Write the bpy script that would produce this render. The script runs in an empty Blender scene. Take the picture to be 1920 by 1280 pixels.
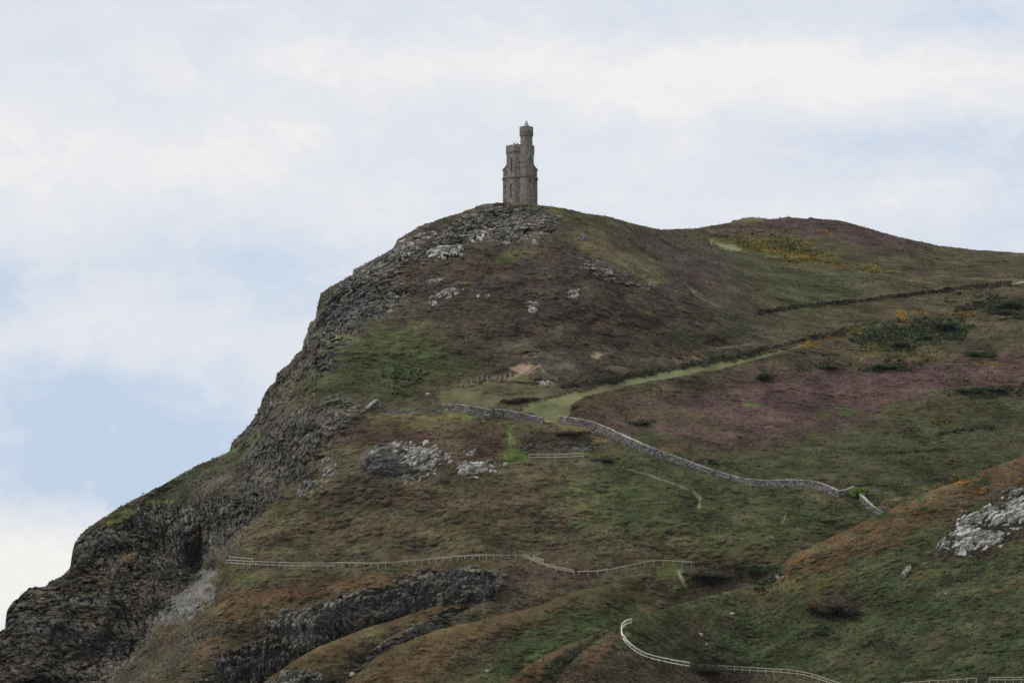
import bpy, math, random
import numpy as np
from mathutils import Vector
R = math.radians
scene = bpy.context.scene
col = scene.collection
rng = np.random.default_rng(7)
random.seed(7)

# ------------------------------------------------------------------ camera
FPX, CU, CV, HZ, CAMZ = 6400.0, 960.0, 640.0, 1310.0, 40.0
PITCH = math.atan((HZ - CV) / FPX)
cam_d = bpy.data.cameras.new("camera"); cam = bpy.data.objects.new("camera", cam_d)
col.objects.link(cam)
cam.location = (0, 0, CAMZ); cam.rotation_euler = (R(90) + PITCH, 0, 0)
cam_d.sensor_width = 36.0; cam_d.lens = 36.0 * FPX / 1920.0
cam_d.clip_start = 1.0; cam_d.clip_end = 60000.0
scene.camera = cam
scene.view_settings.view_transform = 'Standard'
scene.view_settings.look = 'None'
scene.view_settings.exposure = 0.0
scene.view_settings.gamma = 1.0

cp, sp = math.cos(PITCH), math.sin(PITCH)
def ray(u, v):
    a = (np.asarray(u, float) - CU) / FPX; b = (CV - np.asarray(v, float)) / FPX
    dy = cp - b * sp; dz = sp + b * cp
    return a / dy, dz / dy           # x per metre of y, z per metre of y
def point(u, v, Y):
    a, b = ray(u, v)
    return np.stack(np.broadcast_arrays(a * Y, Y + 0 * a, CAMZ + b * Y), -1)

# ------------------------------------------------------------------ sky
def srgb(c):
    c = np.asarray(c, float) / 255.0
    return np.where(c <= 0.04045, c / 12.92, ((c + 0.055) / 1.055) ** 2.4)
SUN_EL, SUN_AZ = R(46), R(-112)       # azimuth from +Y, clockwise: behind and to the left of the camera
world = bpy.data.worlds.new("World"); scene.world = world; world.use_nodes = True
nt = world.node_tree; nt.nodes.clear()
def N(t, kind, **kw):
    n = t.nodes.new(kind)
    for k, v in kw.items():
        if k.startswith('i_'): n.inputs[k[2:].replace('_', ' ')].default_value = v
        else: setattr(n, k, v)
    return n
def math_(t, op, a, b=None, clamp=False):
    n = t.nodes.new('ShaderNodeMath'); n.operation = op; n.use_clamp = clamp
    for i, x in enumerate((a, b)):
        if x is None: continue
        if isinstance(x, (int, float)): n.inputs[i].default_value = x
        else: t.links.new(x, n.inputs[i])
    return n.outputs[0]
def vmath(t, op, a, b=None):
    n = t.nodes.new('ShaderNodeVectorMath'); n.operation = op
    for i, x in enumerate((a, b)):
        if x is None: continue
        if isinstance(x, (tuple, list)): n.inputs[i].default_value = x
        elif isinstance(x, (int, float)): n.inputs[i].default_value = (x, x, x)
        else: t.links.new(x, n.inputs[i])
    return n.outputs['Value'] if op in ('LENGTH', 'DOT_PRODUCT') else n.outputs[0]
def smap(t, x, a, b, lo, hi):
    n = t.nodes.new('ShaderNodeMapRange'); n.interpolation_type = 'SMOOTHSTEP'
    t.links.new(x, n.inputs[0])
    for i, q in zip((1, 2, 3, 4), (a, b, lo, hi)): n.inputs[i].default_value = q
    return n.outputs[0]
tc = N(nt, 'ShaderNodeTexCoord'); D = tc.outputs['Generated']
def wnoise(scale, detail, rough, vec, dist=0.0, outp='Fac'):
    n = N(nt, 'ShaderNodeTexNoise'); n.inputs['Scale'].default_value = scale
    n.inputs['Detail'].default_value = detail; n.inputs['Roughness'].default_value = rough
    n.inputs['Distortion'].default_value = dist
    nt.links.new(vec, n.inputs['Vector']); return n.outputs[outp]
wc = vmath(nt, 'SUBTRACT', wnoise(22, 6, .62, D, 0, 'Color'), 0.5)
Dw = vmath(nt, 'ADD', D, vmath(nt, 'MULTIPLY', wc, (0.075, 0.0, 0.03)))
stretch = vmath(nt, 'MULTIPLY', D, (1.0, 1.0, 2.6))
total = math_(nt, 'MULTIPLY', math_(nt, 'SUBTRACT', wnoise(16, 8, .6, stretch, .6), .5), 0.55)
total = math_(nt, 'ADD', total, math_(nt, 'MULTIPLY', math_(nt, 'SUBTRACT', wnoise(50, 8, .6, stretch, .3), .5), 0.26))
total = math_(nt, 'ADD', total, math_(nt, 'MULTIPLY', math_(nt, 'SUBTRACT', wnoise(130, 7, .65, vmath(nt, 'MULTIPLY', D, (1, 1, 1.9)), .8), .5), 0.30))
bil = wnoise(34, 9, .62, vmath(nt, 'ADD', vmath(nt, 'MULTIPLY', D, (1, 1, 1.7)), (3.1, 0, 1.7)), 1.1)
total = math_(nt, 'ADD', total, smap(nt, bil, .50, .62, 0.0, .12))
total = math_(nt, 'ADD', total, 0.50)
blobs = [  # u, v, ru, rv, weight : bright and blue parts of this sky by direction
    (60, 240, 200, 110, .30), (480, 265, 240, 80, .38), (700, 125, 420, 60, .32), (1350, 140, 700, 90, .16),
    (1650, 135, 650, 95, .42), (1800, 230, 200, 30, .20), (1060, 60, 400, 110, -.08), (150, 350, 420, 120, .16),
    (0, 535, 160, 70, -.45), (470, 500, 230, 110, -.34), (150, 720, 420, 130, -.30), (150, 860, 520, 130, -.52),
    (330, 930, 300, 90, -.4), (60, 1060, 330, 110, .62), (60, 1240, 220, 60, .3), (1850, 350, 260, 130, -.30), (1560, 270, 420, 70, -.12),
    (1760, 375, 110, 50, .34), (1500, 385, 420, 40, .14), (1650, 40, 500, 60, -.18), (1900, 60, 220, 70, -.34),
    (280, 650, 300, 60, .30), (640, 350, 300, 80, .1), (1150, 250, 300, 200, .12)]
for (u, v, ru, rv, w) in blobs:
    a, b = ray(u, v); d0 = Vector((float(a), 1.0, float(b))).normalized()
    q = vmath(nt, 'SUBTRACT', Dw, tuple(d0))
    q = vmath(nt, 'MULTIPLY', q, (FPX / ru / 1.25, 3.0, FPX / rv / 1.25))
    total = math_(nt, 'ADD', total, smap(nt, vmath(nt, 'LENGTH', q), 0.0, 1.25, w, 0.0))
ramp = nt.nodes.new('ShaderNodeValToRGB'); nt.links.new(total, ramp.inputs[0])
el = ramp.color_ramp.elements
stops = [(0.0, (196, 212, 234)), (.2, (210, 221, 237)), (.4, (223, 229, 239)), (.6, (230, 233, 240)), (.8, (237, 238, 241)), (1.0, (246, 246, 243))]
while len(el) < len(stops): el.new(.5)
for e, (p, c) in zip(el, stops):
    e.position = p; e.color = (*srgb(c), 1)
sky = N(nt, 'ShaderNodeTexSky', sky_type='NISHITA', sun_disc=False, sun_elevation=SUN_EL, sun_rotation=SUN_AZ)
sky.altitude = 50
cl = vmath(nt, 'MULTIPLY', ramp.outputs[0], 10.0)
mx = N(nt, 'ShaderNodeMixRGB'); mx.inputs[0].default_value = .95
nt.links.new(sky.outputs[0], mx.inputs[1]); nt.links.new(cl, mx.inputs[2])
bg = N(nt, 'ShaderNodeBackground'); bg.inputs['Strength'].default_value = 0.1
nt.links.new(mx.outputs[0], bg.inputs[0])
wo = N(nt, 'ShaderNodeOutputWorld'); nt.links.new(bg.outputs[0], wo.inputs[0])

sun_d = bpy.data.lights.new("sun", 'SUN'); sun = bpy.data.objects.new("sun", sun_d); col.objects.link(sun)
sun_d.energy = 1.35; sun_d.angle = R(10); sun_d.color = (1, .97, .92)
sd = Vector((math.sin(SUN_AZ) * math.cos(SUN_EL), math.cos(SUN_AZ) * math.cos(SUN_EL), math.sin(SUN_EL)))
sun.rotation_euler = sd.to_track_quat('Z', 'Y').to_euler(); sun.location = (-100, -100, 400)

# ------------------------------------------------------------------ numpy noise
_g = np.random.default_rng(3)
PERM = np.tile(_g.permutation(512), 3).astype(np.int32)
GRAD = _g.normal(size=(512, 3)).astype(np.float32); GRAD /= np.linalg.norm(GRAD, axis=1)[:, None]
def perlin(x, y, z):
    x = x.astype(np.float32); y = y.astype(np.float32); z = z.astype(np.float32)
    xi = np.floor(x).astype(np.int32); yi = np.floor(y).astype(np.int32); zi = np.floor(z).astype(np.int32)
    xf = x - xi; yf = y - yi; zf = z - zi
    f = lambda t: t * t * t * (t * (t * 6 - 15) + 10)
    a, b, c = f(xf), f(yf), f(zf); out = 0
    for i in (0, 1):
        wx = a if i else 1 - a; hx = PERM[(xi + i) & 511]
        for j in (0, 1):
            wy = b if j else 1 - b; hy = PERM[hx + ((yi + j) & 511)]
            for k in (0, 1):
                wz = c if k else 1 - c
                g = GRAD[PERM[hy + ((zi + k) & 511)] & 511]
                out = out + wx * wy * wz * (g[..., 0] * (xf - i) + g[..., 1] * (yf - j) + g[..., 2] * (zf - k))
    return out * 1.6
def fbm(p, s, off=0.0, octv=2):
    r = 0; a = 1.0
    for _ in range(octv):
        r = r + a * perlin(p[..., 0] / s[0] + off, p[..., 1] / s[1] + off * 1.7, p[..., 2] / s[2] - off)
        s = tuple(q / 2.1 for q in s); a *= .5; off += 5.3
    return r

_cr = np.random.default_rng(11).random((4096, 6)).astype(np.float32)
def cells(a, b, seed=0):
    """jittered-grid cells: random row of the nearest seed, offsets from it, distance gap to the next"""
    a = a.astype(np.float32); b = b.astype(np.float32)
    ia = np.floor(a).astype(np.int32); ib = np.floor(b).astype(np.int32)
    d1 = np.full(a.shape, 9, np.float32); d2 = d1.copy(); k1 = np.zeros(a.shape, np.int32); da = np.zeros_like(a); db = np.zeros_like(a)
    for i in (-1, 0, 1):
        for j in (-1, 0, 1):
            k = (PERM[(PERM[(ia + i + seed) & 511] + ib + j) & 511] * 8 + ((ia + i) * 3 + (ib + j)) % 8) & 4095
            xa = a - (ia + i + .5 + (_cr[k, 0] - .5) * .9); xb = b - (ib + j + .5 + (_cr[k, 1] - .5) * .9)
            d = np.hypot(xa, xb); c = d < d1
            d2 = np.where(c, d1, np.minimum(d2, d)); d1 = np.where(c, d, d1); k1 = np.where(c, k, k1); da = np.where(c, xa, da); db = np.where(c, xb, db)
    return _cr[k1], da, db, d2 - d1, d1
class TPS:
    def __init__(self, pts, lam=0.6):
        P = np.array(pts, float); self.c = P[:, :2] / 300.0; n = len(P)
        K = self.k(np.linalg.norm(self.c[:, None] - self.c[None], axis=2)) + lam * 1e-2 * np.eye(n)
        Q = np.hstack([np.ones((n, 1)), self.c])
        A = np.block([[K, Q], [Q.T, np.zeros((3, 3))]])
        self.w = np.linalg.solve(A, np.concatenate([P[:, 2], np.zeros(3)]))
    @staticmethod
    def k(r): return np.where(r > 1e-9, r * r * np.log(np.maximum(r, 1e-9)), 0)
    def __call__(self, u, v):
        u = np.asarray(u, float) / 300; v = np.asarray(v, float) / 300
        n = len(self.c); o = self.w[n] + self.w[n + 1] * u + self.w[n + 2] * v
        for i in range(n):
            d2 = (u - self.c[i, 0]) ** 2 + (v - self.c[i, 1]) ** 2
            o = o + self.w[i] * .5 * d2 * np.log(np.maximum(d2, 1e-12))
        return o
def poly(pts):
    p = np.array(pts, float); return lambda u: np.interp(u, p[:, 0], p[:, 1])

# ------------------------------------------------------------------ the hillside: skyline, ridges, distances
EDGE = {}
SKY_A = [(-200,1330),(-60,1225),(0,1183),(10,1179),(14,1142),(30,1122),(36,1119),(52,1103),(55,1101),(85,1098),(92,1090),(118,1080),(128,1068),(133,1062),(136,1040),(140,1018),(146,1008),(165,990),
 (230,947),(300,912),(370,872),(425,849),(431,846),(434,830),(446,818),(462,804),(470,790),(480,776),(488,764),(493,744),(503,728),(517,713),(520,700),(532,691),(545,680),(556,664),(568,656),(571,640),(576,626),
 (579,611),(583,604),(591,603),(596,575),(602,551),(611,543),(640,528),(652,520),(655,516),(662,515),(663,506),(690,492),(712,480),(725,474),(735,466),(742,458),(746,450),(760,440),(775,432),(788,424),(800,420),
 (835,408),(870,397),(890,391),(897,386),(912,382),(940,381),(975,382),(1010,385),(1040,388),(1075,395),(1100,401),(1108,402),(1140,406),(1160,412),(1178,417),(1200,423),(1220,427),(1240,431),(1300,429),(1340,423),(1371,417),(1374,413),
 (1386,412),(1392,409),(1410,407),(1424,409),(1433,409),(1440,411),(1455,410),(1478,407),(1492,409),(1514,411),(1520,408),(1527,410),(1575,414),(1610,423),(1660,438),(1700,448),(1760,461),(1830,469),(1920,475),(2100,490),(2250,505)]
EDGE['A'] = poly(SKY_A)
EDGE['B'] = poly([(380,1345),(440,1312),(494,1280),(550,1239),(594,1214),(637,1197),(681,1179),(744,1160),(806,1140),(869,1116),(931,1097),(975,1086),(1030,1080),(1100,1082),(1180,1090)])
EDGE['C'] = poly([(560,1345),(620,1300),(669,1264),(712,1227),(775,1197),(822,1180),(900,1163),(962,1147),(1014,1135),(1068,1112),(1122,1100),(1155,1092),(1204,1084),(1260,1090),(1340,1112)])
EDGE['D'] = poly([(860,1345),(930,1292),(960,1271),(987,1250),(1025,1228),(1052,1214),(1090,1200),(1140,1178),(1200,1165)])
EDGE['F'] = poly([(1000,1345),(1030,1302),(1045,1280),(1060,1256),(1079,1233),(1100,1215),(1122,1200),(1158,1174),(1175,1161),(1230,1146),(1320,1120),(1400,1100),(1430,1090),(1447,1081),(1487,1039),(1534,1018),(1601,988),(1659,960),(1722,928),(1803,900),(1860,877),(1917,856),(2050,815),(2250,760)])
YA = TPS([(-200,1335,700),(0,1190,715),(140,1020,733),(300,915,742),(432,850,748),(520,710,760),(590,605,770),(605,550,778),(700,487,784),(800,422,790),(900,388,796),(975,384,797),(1040,388,799),(1100,402,808),(1180,418,826),(1240,432,860),(1330,425,925),(1430,408,945),(1580,415,940),(1760,463,932),(1920,477,925),(2250,505,920),
 (700,560,765),(860,470,778),(900,520,770),(1000,460,780),(1000,540,767),(1100,480,780),(1200,520,785),(1300,500,815),(1400,470,880),(1500,470,890),(1700,500,880),(1900,530,860),
 (650,640,752),(800,620,752),(950,620,753),(1100,630,756),(1250,600,772),(1400,560,810),(1600,570,828),(1900,590,828),(1350,640,774),
 (600,700,740),(750,700,740),(950,690,741),(1100,690,746),(1000,740,732),(1200,725,748),(1350,690,766),(1500,655,783),(1700,650,793),(1900,660,790),(2200,640,790),
 (520,800,728),(700,770,726),(850,770,726),(1010,785,725),(1060,785,725),(1200,800,733),(1400,760,753),(1600,760,762),(1900,760,763),
 (1200,835,719),(1350,890,713),(1500,905,711),(1640,950,702),(1600,850,728),(1900,850,733),(2200,850,733),
 (430,920,716),(560,900,711),(700,870,706),(850,880,705),(1000,880,706),(1150,900,704),(1310,940,698),
 (200,990,727),(260,1040,724),(320,1060,722),(372,1050,724),(390,1000,722),(150,1100,716),(210,1180,710),(60,1200,708),(120,1280,700),(240,1240,703),(385,1100,699),(330,1150,696),(430,1010,706),(480,970,706),
 (430,1055,695),(620,1060,689),(800,1052,687),(980,1045,687),(1120,1070,682),(1290,1060,686),(1300,1000,690),(1450,1000,692),(1600,1000,697),
 (450,1130,683),(600,1115,680),(260,1280,678),(380,1200,681),(700,1095,679),(870,1060,680),(950,1070,678),
 (550,1175,679),(600,1200,678),(700,1150,677),(800,1115,678),(450,1240,679),(400,1290,673),(500,1400,664),(800,1300,680),(1100,1150,676),(1200,1200,672),(1500,1200,676),(1900,1000,710),(1900,1300,690),(100,1400,690)], lam=.5)
def lay(ys, k, mid=None):
    y = poly(ys)
    def f(e):
        return lambda u, v: y(u) - k * (v - e(u))
    return f
eB, eC, eD, eF = (EDGE[k] for k in 'BCDF')
def YB(u, v):
    y = poly([(380,664),(494,664),(594,668),(681,671),(806,675),(900,679),(975,682),(1030,683),(1180,692)])(u)
    d = v - eB(u); steep = np.clip((d - 25) / 25, 0, 1) * np.clip((u - 600) / 120, 0, 1)
    return y - 0.11 * d + 0.07 * steep * (d - 25)
def YC(u, v):
    y = poly([(560,648),(669,650),(775,656),(900,662),(1014,667),(1122,673),(1204,682),(1260,688),(1340,694)])(u)
    return y - 0.13 * (v - eC(u)) - 0.02 * np.maximum(u - 1150, 0) * np.clip((v - eC(u)) / 50, 0, 1) * .6
def YD(u, v):
    y = poly([(860,632),(960,636),(1052,644),(1100,650),(1140,658),(1200,672)])(u)
    return y - 0.09 * (v - eD(u))
def YF(u, v):
    y = poly([(1000,606),(1045,607),(1122,616),(1175,623),(1230,632),(1320,648),(1400,656),(1447,657),(1534,656),(1659,656),(1803,659),(1920,662),(2250,670)])(u)
    d = v - eF(u)
    return y - 0.145 * d
YFN = dict(A=YA, B=YB, C=YC, D=YD, F=YF)
BOT = dict(
 moor=((45,42,31),0,.6,2), moorg=((38,48,28),0,.7,2),A=poly([(-200,1350),(430,1350),(494,1345),(560,1290),(690,1240),(870,1180),(1000,1150),(1200,1170),(1320,1175),(1447,1135),(1540,1080),(1700,1000),(1920,930),(2250,850)]),
           B=poly([(380,1350),(620,1350),(700,1290),(820,1230),(960,1190),(1180,1150)]), C=poly([(560,1352),(1000,1352),(1060,1310),(1180,1230),(1340,1190)]),
           D=poly([(860,1353),(1010,1353),(1060,1320),(1130,1250),(1200,1210)]), F=poly([(1000,1354),(2250,1354)]))
RNG = dict(A=(-200, 2250), B=(380, 1180), C=(560, 1340), D=(860, 1200), F=(1000, 2250))

# ------------------------------------------------------------------ ground cover by place
#        rgb as it looks under this sky, rock, bush height, cover class (0 none 1 heather 2 bracken 3 grass 4 gorse)
T = dict(
 moor=((57,53,40),0,.6,2), moorg=((49,54,36),0,.7,2),
 brown=((66,60,48),0,.8,2), dbrown=((55,48,42),0,.9,1), rust=((84,61,44),0,.55,2), redb=((74,57,50),0,.7,1), green=((50,60,37),0,.8,2),
 dgreen=((42,55,36),0,1.3,4), bright=((76,92,42),0,.25,3), purple=((77,57,60),0,.55,1), dpurp=((56,49,50),0,.7,1), grass=((95,97,68),0,.03,0),
 dgrass=((74,77,46),0,.15,3), dry=((100,92,62),0,.3,3), olive=((65,61,41),0,.6,2), yellow=((84,80,36),0,.6,4), orange=((128,98,40),0,.7,4),
 rockd=((80,77,72),1,0,0), rockg=((88,86,80),1,0,0), rockl=((126,123,115),1,0,0), black=((66,62,57),1,0,0), scree=((100,98,94),.45,0,0), soil=((132,110,92),0,0,0),
 slope=((78,74,66),.55,.25,1), grey=((62,58,51),0,.5,1), far_purple=((62,46,50),0,.6,1), path=((118,113,97),0,0,0), hedge=((46,47,38),0,1.2,4), stain=((118,90,64),1,0,0), lime=((104,112,58),.2,.15,3), gg=((84,83,60),0,.08,3))
P = []   # (layers, kind, type, geometry, feather, strength)
def pg(t, pts, f=10, s=.85, L='A'): P.append((L, 'p', t, np.array(pts, float), f, s))
def sprinkle(t, pts, s=.9, L='A', f=10): P.append((L, 'n', t, np.array(pts, float), f, s))
def el_(t, u, v, ru, rv, a=0, s=.8, L='A'): P.append((L, 'e', t, (u, v, ru, rv, a), 0, s))
def st(t, pts, w, s=.9, f=3, L='A'): P.append((L, 's', t, np.array(pts, float), (w, f), s))
# upper head
pg('dpurp', [(620,560),(760,480),(900,460),(1100,440),(1250,450),(1400,560),(1440,620),(1200,660),(950,640),(760,600),(640,640)], 30, .75)
pg('rockd', [(560,690),(600,530),(735,455),(780,425),(900,378),(1010,380),(1060,402),(1010,450),(900,455),(800,485),(765,520),(745,575),(700,610),(640,655),(590,700),(540,760),(480,850),(425,855),(480,740)], 22, .86)
pg('rockg', [(606,545),(700,485),(770,450),(790,480),(700,525),(650,560),(600,590)], 16, .6)
pg('dbrown', [(740,430),(860,405),(900,425),(830,450),(760,470)], 14, .55)
pg('dbrown', [(760,485),(860,470),(930,470),(900,500),(800,530),(745,540)], 14, .8)
pg('grey', [(900,385),(1010,388),(1060,402),(1040,430),(960,420),(900,410)], 12, .55)
pg('dgrass', [(1012,382),(1100,398),(1200,422),(1235,434),(1200,436),(1110,415),(1040,404)], 7, .8)
pg('dgrass', [(1150,412),(1215,432),(1215,440),(1180,432)], 5, .6)
el_('bright', 945, 485, 50, 7, -8, .55); el_('bright', 985, 478, 25, 5, 0, .4); el_('bright', 802, 607, 20, 6, 5, .6)
el_('redb', 905, 500, 34, 20, 0, .9); el_('purple', 930, 512, 45, 14, 0, .7); el_('redb', 1010, 478, 30, 12, 10, .7); el_('redb', 800, 497, 22, 7, 0, .6)
el_('redb', 850, 570, 50, 10, 0, .5)
pg('dry', [(1055,425),(1110,432),(1200,480),(1260,530),(1235,540),(1170,515),(1090,475)], 12, .5)
pg('dpurp', [(1130,412),(1240,434),(1330,452),(1430,520),(1470,560),(1400,570),(1310,540),(1220,470)], 14, .85)
el_('purple', 1335, 515, 45, 9, 12, .6)
pg('dbrown', [(840,560),(1050,540),(1350,570),(1430,640),(1300,672),(1000,655),(840,640)], 24, .7)
el_('green', 1200, 500, 60, 30, 30, .35); el_('green', 1380, 610, 50, 30, 10, .6); el_('dgreen', 1280, 640, 60, 14, 0, .5); el_('bright', 1210, 590, 18, 6, 0, .4)
pg('green', [(630,650),(730,598),(840,640),(880,680),(800,722),(700,750),(590,760),(585,720)], 20, .85)
el_('lime', 665, 640, 20, 8, 0, .4); el_('dgrass', 740, 650, 60, 20, -10, .4); el_('dgreen', 760, 720, 60, 16, 0, .55); el_('dgrass', 860, 690, 40, 8, 0, .4)
sprinkle('rockl', [(745,450),(800,425),(900,385),(1010,388),(1060,405),(1030,455),(960,460),(880,452),(800,470),(750,490)], .85)
sprinkle('rockg', [(600,545),(700,490),(790,470),(870,480),(780,520),(760,580),(700,605),(640,640),(590,650)], .9)
sprinkle('rockl', [(640,525),(700,490),(780,465),(790,480),(720,520),(660,545)], .6)
sprinkle('rockl', [(1085,470),(1160,490),(1240,530),(1215,550),(1140,530),(1080,500)], .45)
sprinkle('rockg', [(560,660),(620,610),(650,640),(600,720),(540,780),(460,850),(440,840),(500,740)], .6)
# far hill
pg('moor', [(1260,436),(1480,430),(1760,462),(1920,475),(2250,500),(2250,640),(1500,640),(1380,560),(1430,500)], 12, .8)
pg('moorg', [(1290,445),(1500,450),(1700,520),(1620,580),(1500,600),(1420,560)], 16, .7)
pg('far_purple', [(1238,428),(1340,418),(1410,400),(1600,412),(1700,444),(1740,470),(1640,464),(1500,441),(1400,441),(1290,438)], 6, .95)
pg('gg', [(1366,418),(1378,409),(1410,405),(1440,409),(1430,416),(1390,421)], 4, .7)
pg('yellow', [(1300,441),(1480,441),(1570,484),(1500,499),(1400,474),(1330,452)], 9, .55)
for e in [(1450,470,48,4,6),(1500,481,42,6,6),(1415,452,24,4,0),(1510,461,16,3.5,0),(1556,441,12,5,0),(1541,494,9,3,0),(1577,498,12,4,0),(1768,468,14,2,0),(1630,505,20,4,8)]: el_('orange', *e, .7)
for e in [(1640,509,34,5,6),(1470,478,70,10,6),(1420,548,14,5,0),(1330,546,10,4,0)]: el_('yellow', *e, .75)
el_('redb', 1680, 455, 40, 8, 12, .5)
pg('grass', [(1336,450),(1352,456),(1392,464),(1404,474),(1372,471),(1342,461)], 4, .9)
st('path', [(1330,449),(1333,453),(1334,459)], 1.2, .95, 1)
st('hedge', [(1420,586),(1500,575),(1600,566),(1700,553),(1800,542),(1890,533)], 3.0, .85, 5)
st('hedge', [(1680,496),(1740,503),(1800,512),(1860,519),(1920,524)], 2.5, .4, 6)
st('dry', [(1430,582),(1500,570),(1600,561),(1700,548),(1800,537),(1890,528)], 1.2, .4, 3)
st('dry', [(1700,528),(1760,518),(1840,524),(1920,528)], 1.2, .35, 3)
st('path', [(1898,532),(1922,529),(1960,525)], 1.5, .9, 1)
st('hedge', [(1240,694),(1330,676),(1420,658),(1500,640),(1580,622),(1640,607)], 3.5, .75, 8)
pg('grey', [(1300,670),(1400,640),(1500,622),(1500,636),(1420,656),(1300,684)], 6, .6)
st('path', [(1345,654),(1380,648),(1410,645)], 1.5, .6)
st('path', [(1282,530),(1310,555),(1350,578)], 1.5, .35)
# path area
pg('grey', [(940,660),(1150,652),(1260,662),(1275,690),(1180,706),(1050,714),(1000,700)], 10, .8)
st('hedge', [(1010,736),(1060,724),(1120,716),(1180,704),(1240,694)], 4, .7, 6)
pg('gg', [(815,750),(870,720),(920,709),(1045,711),(1048,728),(1000,756),(960,764),(870,758)], 5, .95)
el_('redb', 935, 735, 50, 9, 3, .6); el_('dry', 905, 718, 40, 5, -8, .6)
st('dbrown', [(920,714),(960,716),(1010,717)], 1.5, .9, 2)
pg('soil', [(958,684),(975,679),(994,684),(1004,690),(985,701),(965,713),(952,715),(972,699),(964,693),(948,690)], 7, .85)
pg('soil', [(1100,665),(1146,661),(1128,668),(1118,673)], 5, .75); el_('soil', 1272, 673, 30, 5, 0, .75); el_('soil', 1205, 675, 24, 3, 0, .5); el_('soil', 1150, 690, 30, 3, 0, .4); el_('scree', 1060, 690, 30, 4, 0, .5); el_('soil', 990, 668, 16, 3, 0, .5)
st('soil', [(985,702),(1012,685)], 1.5, .7); st('path', [(1012,686),(1026,702)], 1, .7)
el_('rockl', 1022, 718, 12, 5, 0, .9); el_('rockg', 1000, 665, 16, 4, 0, .5)
# heather field right of the path
TRACK = [(975,768),(1010,752),(1080,735),(1130,722),(1200,706),(1280,692),(1350,679),(1430,663),(1490,650),(1508,645),(1508,649),(1440,667),(1350,691),(1250,709),(1160,728),(1100,742),(1070,759),(1060,780),(1046,792),(1018,790),(1000,776)]
pg('moor', [(1060,780),(1110,738),(1500,652),(1700,622),(1920,600),(2250,580),(2250,900),(1700,960),(1600,905),(1350,880),(1150,800)], 8, .9)
pg('purple', [(1060,790),(1200,748),(1320,724),(1450,692),(1600,684),(1740,675),(1920,664),(2250,650),(2250,720),(1800,722),(1650,772),(1560,805),(1400,836),(1280,842),(1150,805)], 14, .85)
pg('moorg', [(1250,855),(1400,850),(1600,806),(1920,745),(2250,720),(2250,900),(1660,965),(1600,908),(1400,896)], 16, .85)
pg('olive', [(1160,760),(1290,770),(1400,800),(1330,815),(1180,790)], 14, .55); pg('rust', [(1085,750),(1180,735),(1150,760),(1090,775)], 10, .4)
pg('dgreen', [(1600,628),(1700,608),(1790,600),(1830,612),(1800,640),(1700,662),(1620,652)], 8, .85)
el_('dgreen', 1880, 580, 70, 18, 0, .8); el_('dgreen', 1670, 690, 45, 7, -6, .85); el_('dgreen', 1540, 688, 40, 6, -6, .7); el_('dgreen', 1860, 738, 65, 9, -4, .75); el_('dgreen', 1200, 793, 25, 5, 0, .8)
el_('bright', 1562, 774, 36, 8, -4, .85); el_('bright', 1410, 760, 20, 4, 0, .6); el_('yellow', 1720, 668, 50, 10, 0, .7); el_('yellow', 1640, 660, 60, 12, -20, .5); el_('yellow', 1765, 793, 14, 4, 0, .8); el_('yellow', 1660, 780, 40, 6, 0, .4)
for e in [(1522,648,18,4,0),(1570,630,14,4,-10),(1692,594,9,6,0),(1733,588,14,3,0),(1812,590,14,3,0),(1700,603,7,3,0),(1860,682,26,3,0)]: el_('orange', *e, .8)
el_('yellow', 1605, 622, 34, 6, -15, .6); el_('path', 1880, 595, 16, 2, 0, .6)
st('hedge', [(1755,818),(1810,806),(1860,803)], 2.5, .8); st('hedge', [(1660,850),(1760,845)], 1.5, .5); el_('dgreen', 1330, 868, 60, 8, 5, .7); el_('rust', 1250, 840, 80, 12, 8, .35)
el_('redb', 1900, 670, 60, 8, 0, .5); el_('dry', 1760, 905, 30, 5, -20, .8); el_('dry', 1690, 935, 30, 3, -10, .7); el_('yellow', 1790, 900, 26, 6, -20, .8)
pg('grass', TRACK, 3, 1)
# slopes below the walls
pg('brown', [(420,1050),(560,900),(700,830),(960,800),(1050,900),(1100,1000),(980,1032),(430,1045)], 20, .8)
pg('slope', [(420,850),(600,745),(690,760),(650,830),(560,880),(490,910),(430,960),(330,985),(230,965),(370,870)], 14, .9)
pg('dry', [(695,776),(830,772),(900,776),(880,792),(760,802),(688,792)], 6, .8)
pg('olive', [(830,775),(1010,786),(1080,800),(1180,840),(1150,870),(1000,830),(850,800)], 12, .7)
el_('bright', 872, 783, 36, 5, 0, .75); el_('dry', 1085, 800, 40, 9, 15, .8); el_('dry', 1000, 795, 30, 5, 5, .6); el_('rust', 1120, 815, 45, 8, 25, .6)
pg('redb', [(830,800),(935,790),(955,830),(935,872),(830,862),(700,830),(560,855),(640,805)], 12, .75)
st('path', [(903,782),(905,788)], 2.5, .8, 1); st('dry', [(908,789),(940,796)], 1, .8, 1)
pg('bright', [(943,800),(960,802),(970,840),(1000,858),(1002,867),(943,868),(938,840),(948,828)], 4, .85)
st('path', [(951,808),(957,818),(954,830)], .9, .7, 1)
pg('dbrown', [(965,822),(1020,804),(1100,818),(1125,842),(1100,848),(1000,850),(975,845)], 6, .9); el_('rockd', 1070, 838, 50, 6, 0, .7); el_('rockd', 1000, 838, 18, 5, -20, .7)
el_('bright', 1110, 852, 22, 5, 0, .8)
pg('green', [(1000,872),(1150,870),(1200,800),(1300,870),(1560,930),(1660,960),(1450,1060),(1320,1040),(1250,1010),(1100,1000),(1050,940)], 18, .85)
el_('redb', 1050, 900, 60, 18, 0, .6); el_('redb', 1040, 980, 60, 14, -10, .6); el_('rust', 1010, 880, 18, 7, 0, .6); el_('rust', 1080, 915, 10, 12, 0, .5); el_('dry', 1100, 950, 40, 10, -20, .5)
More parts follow.
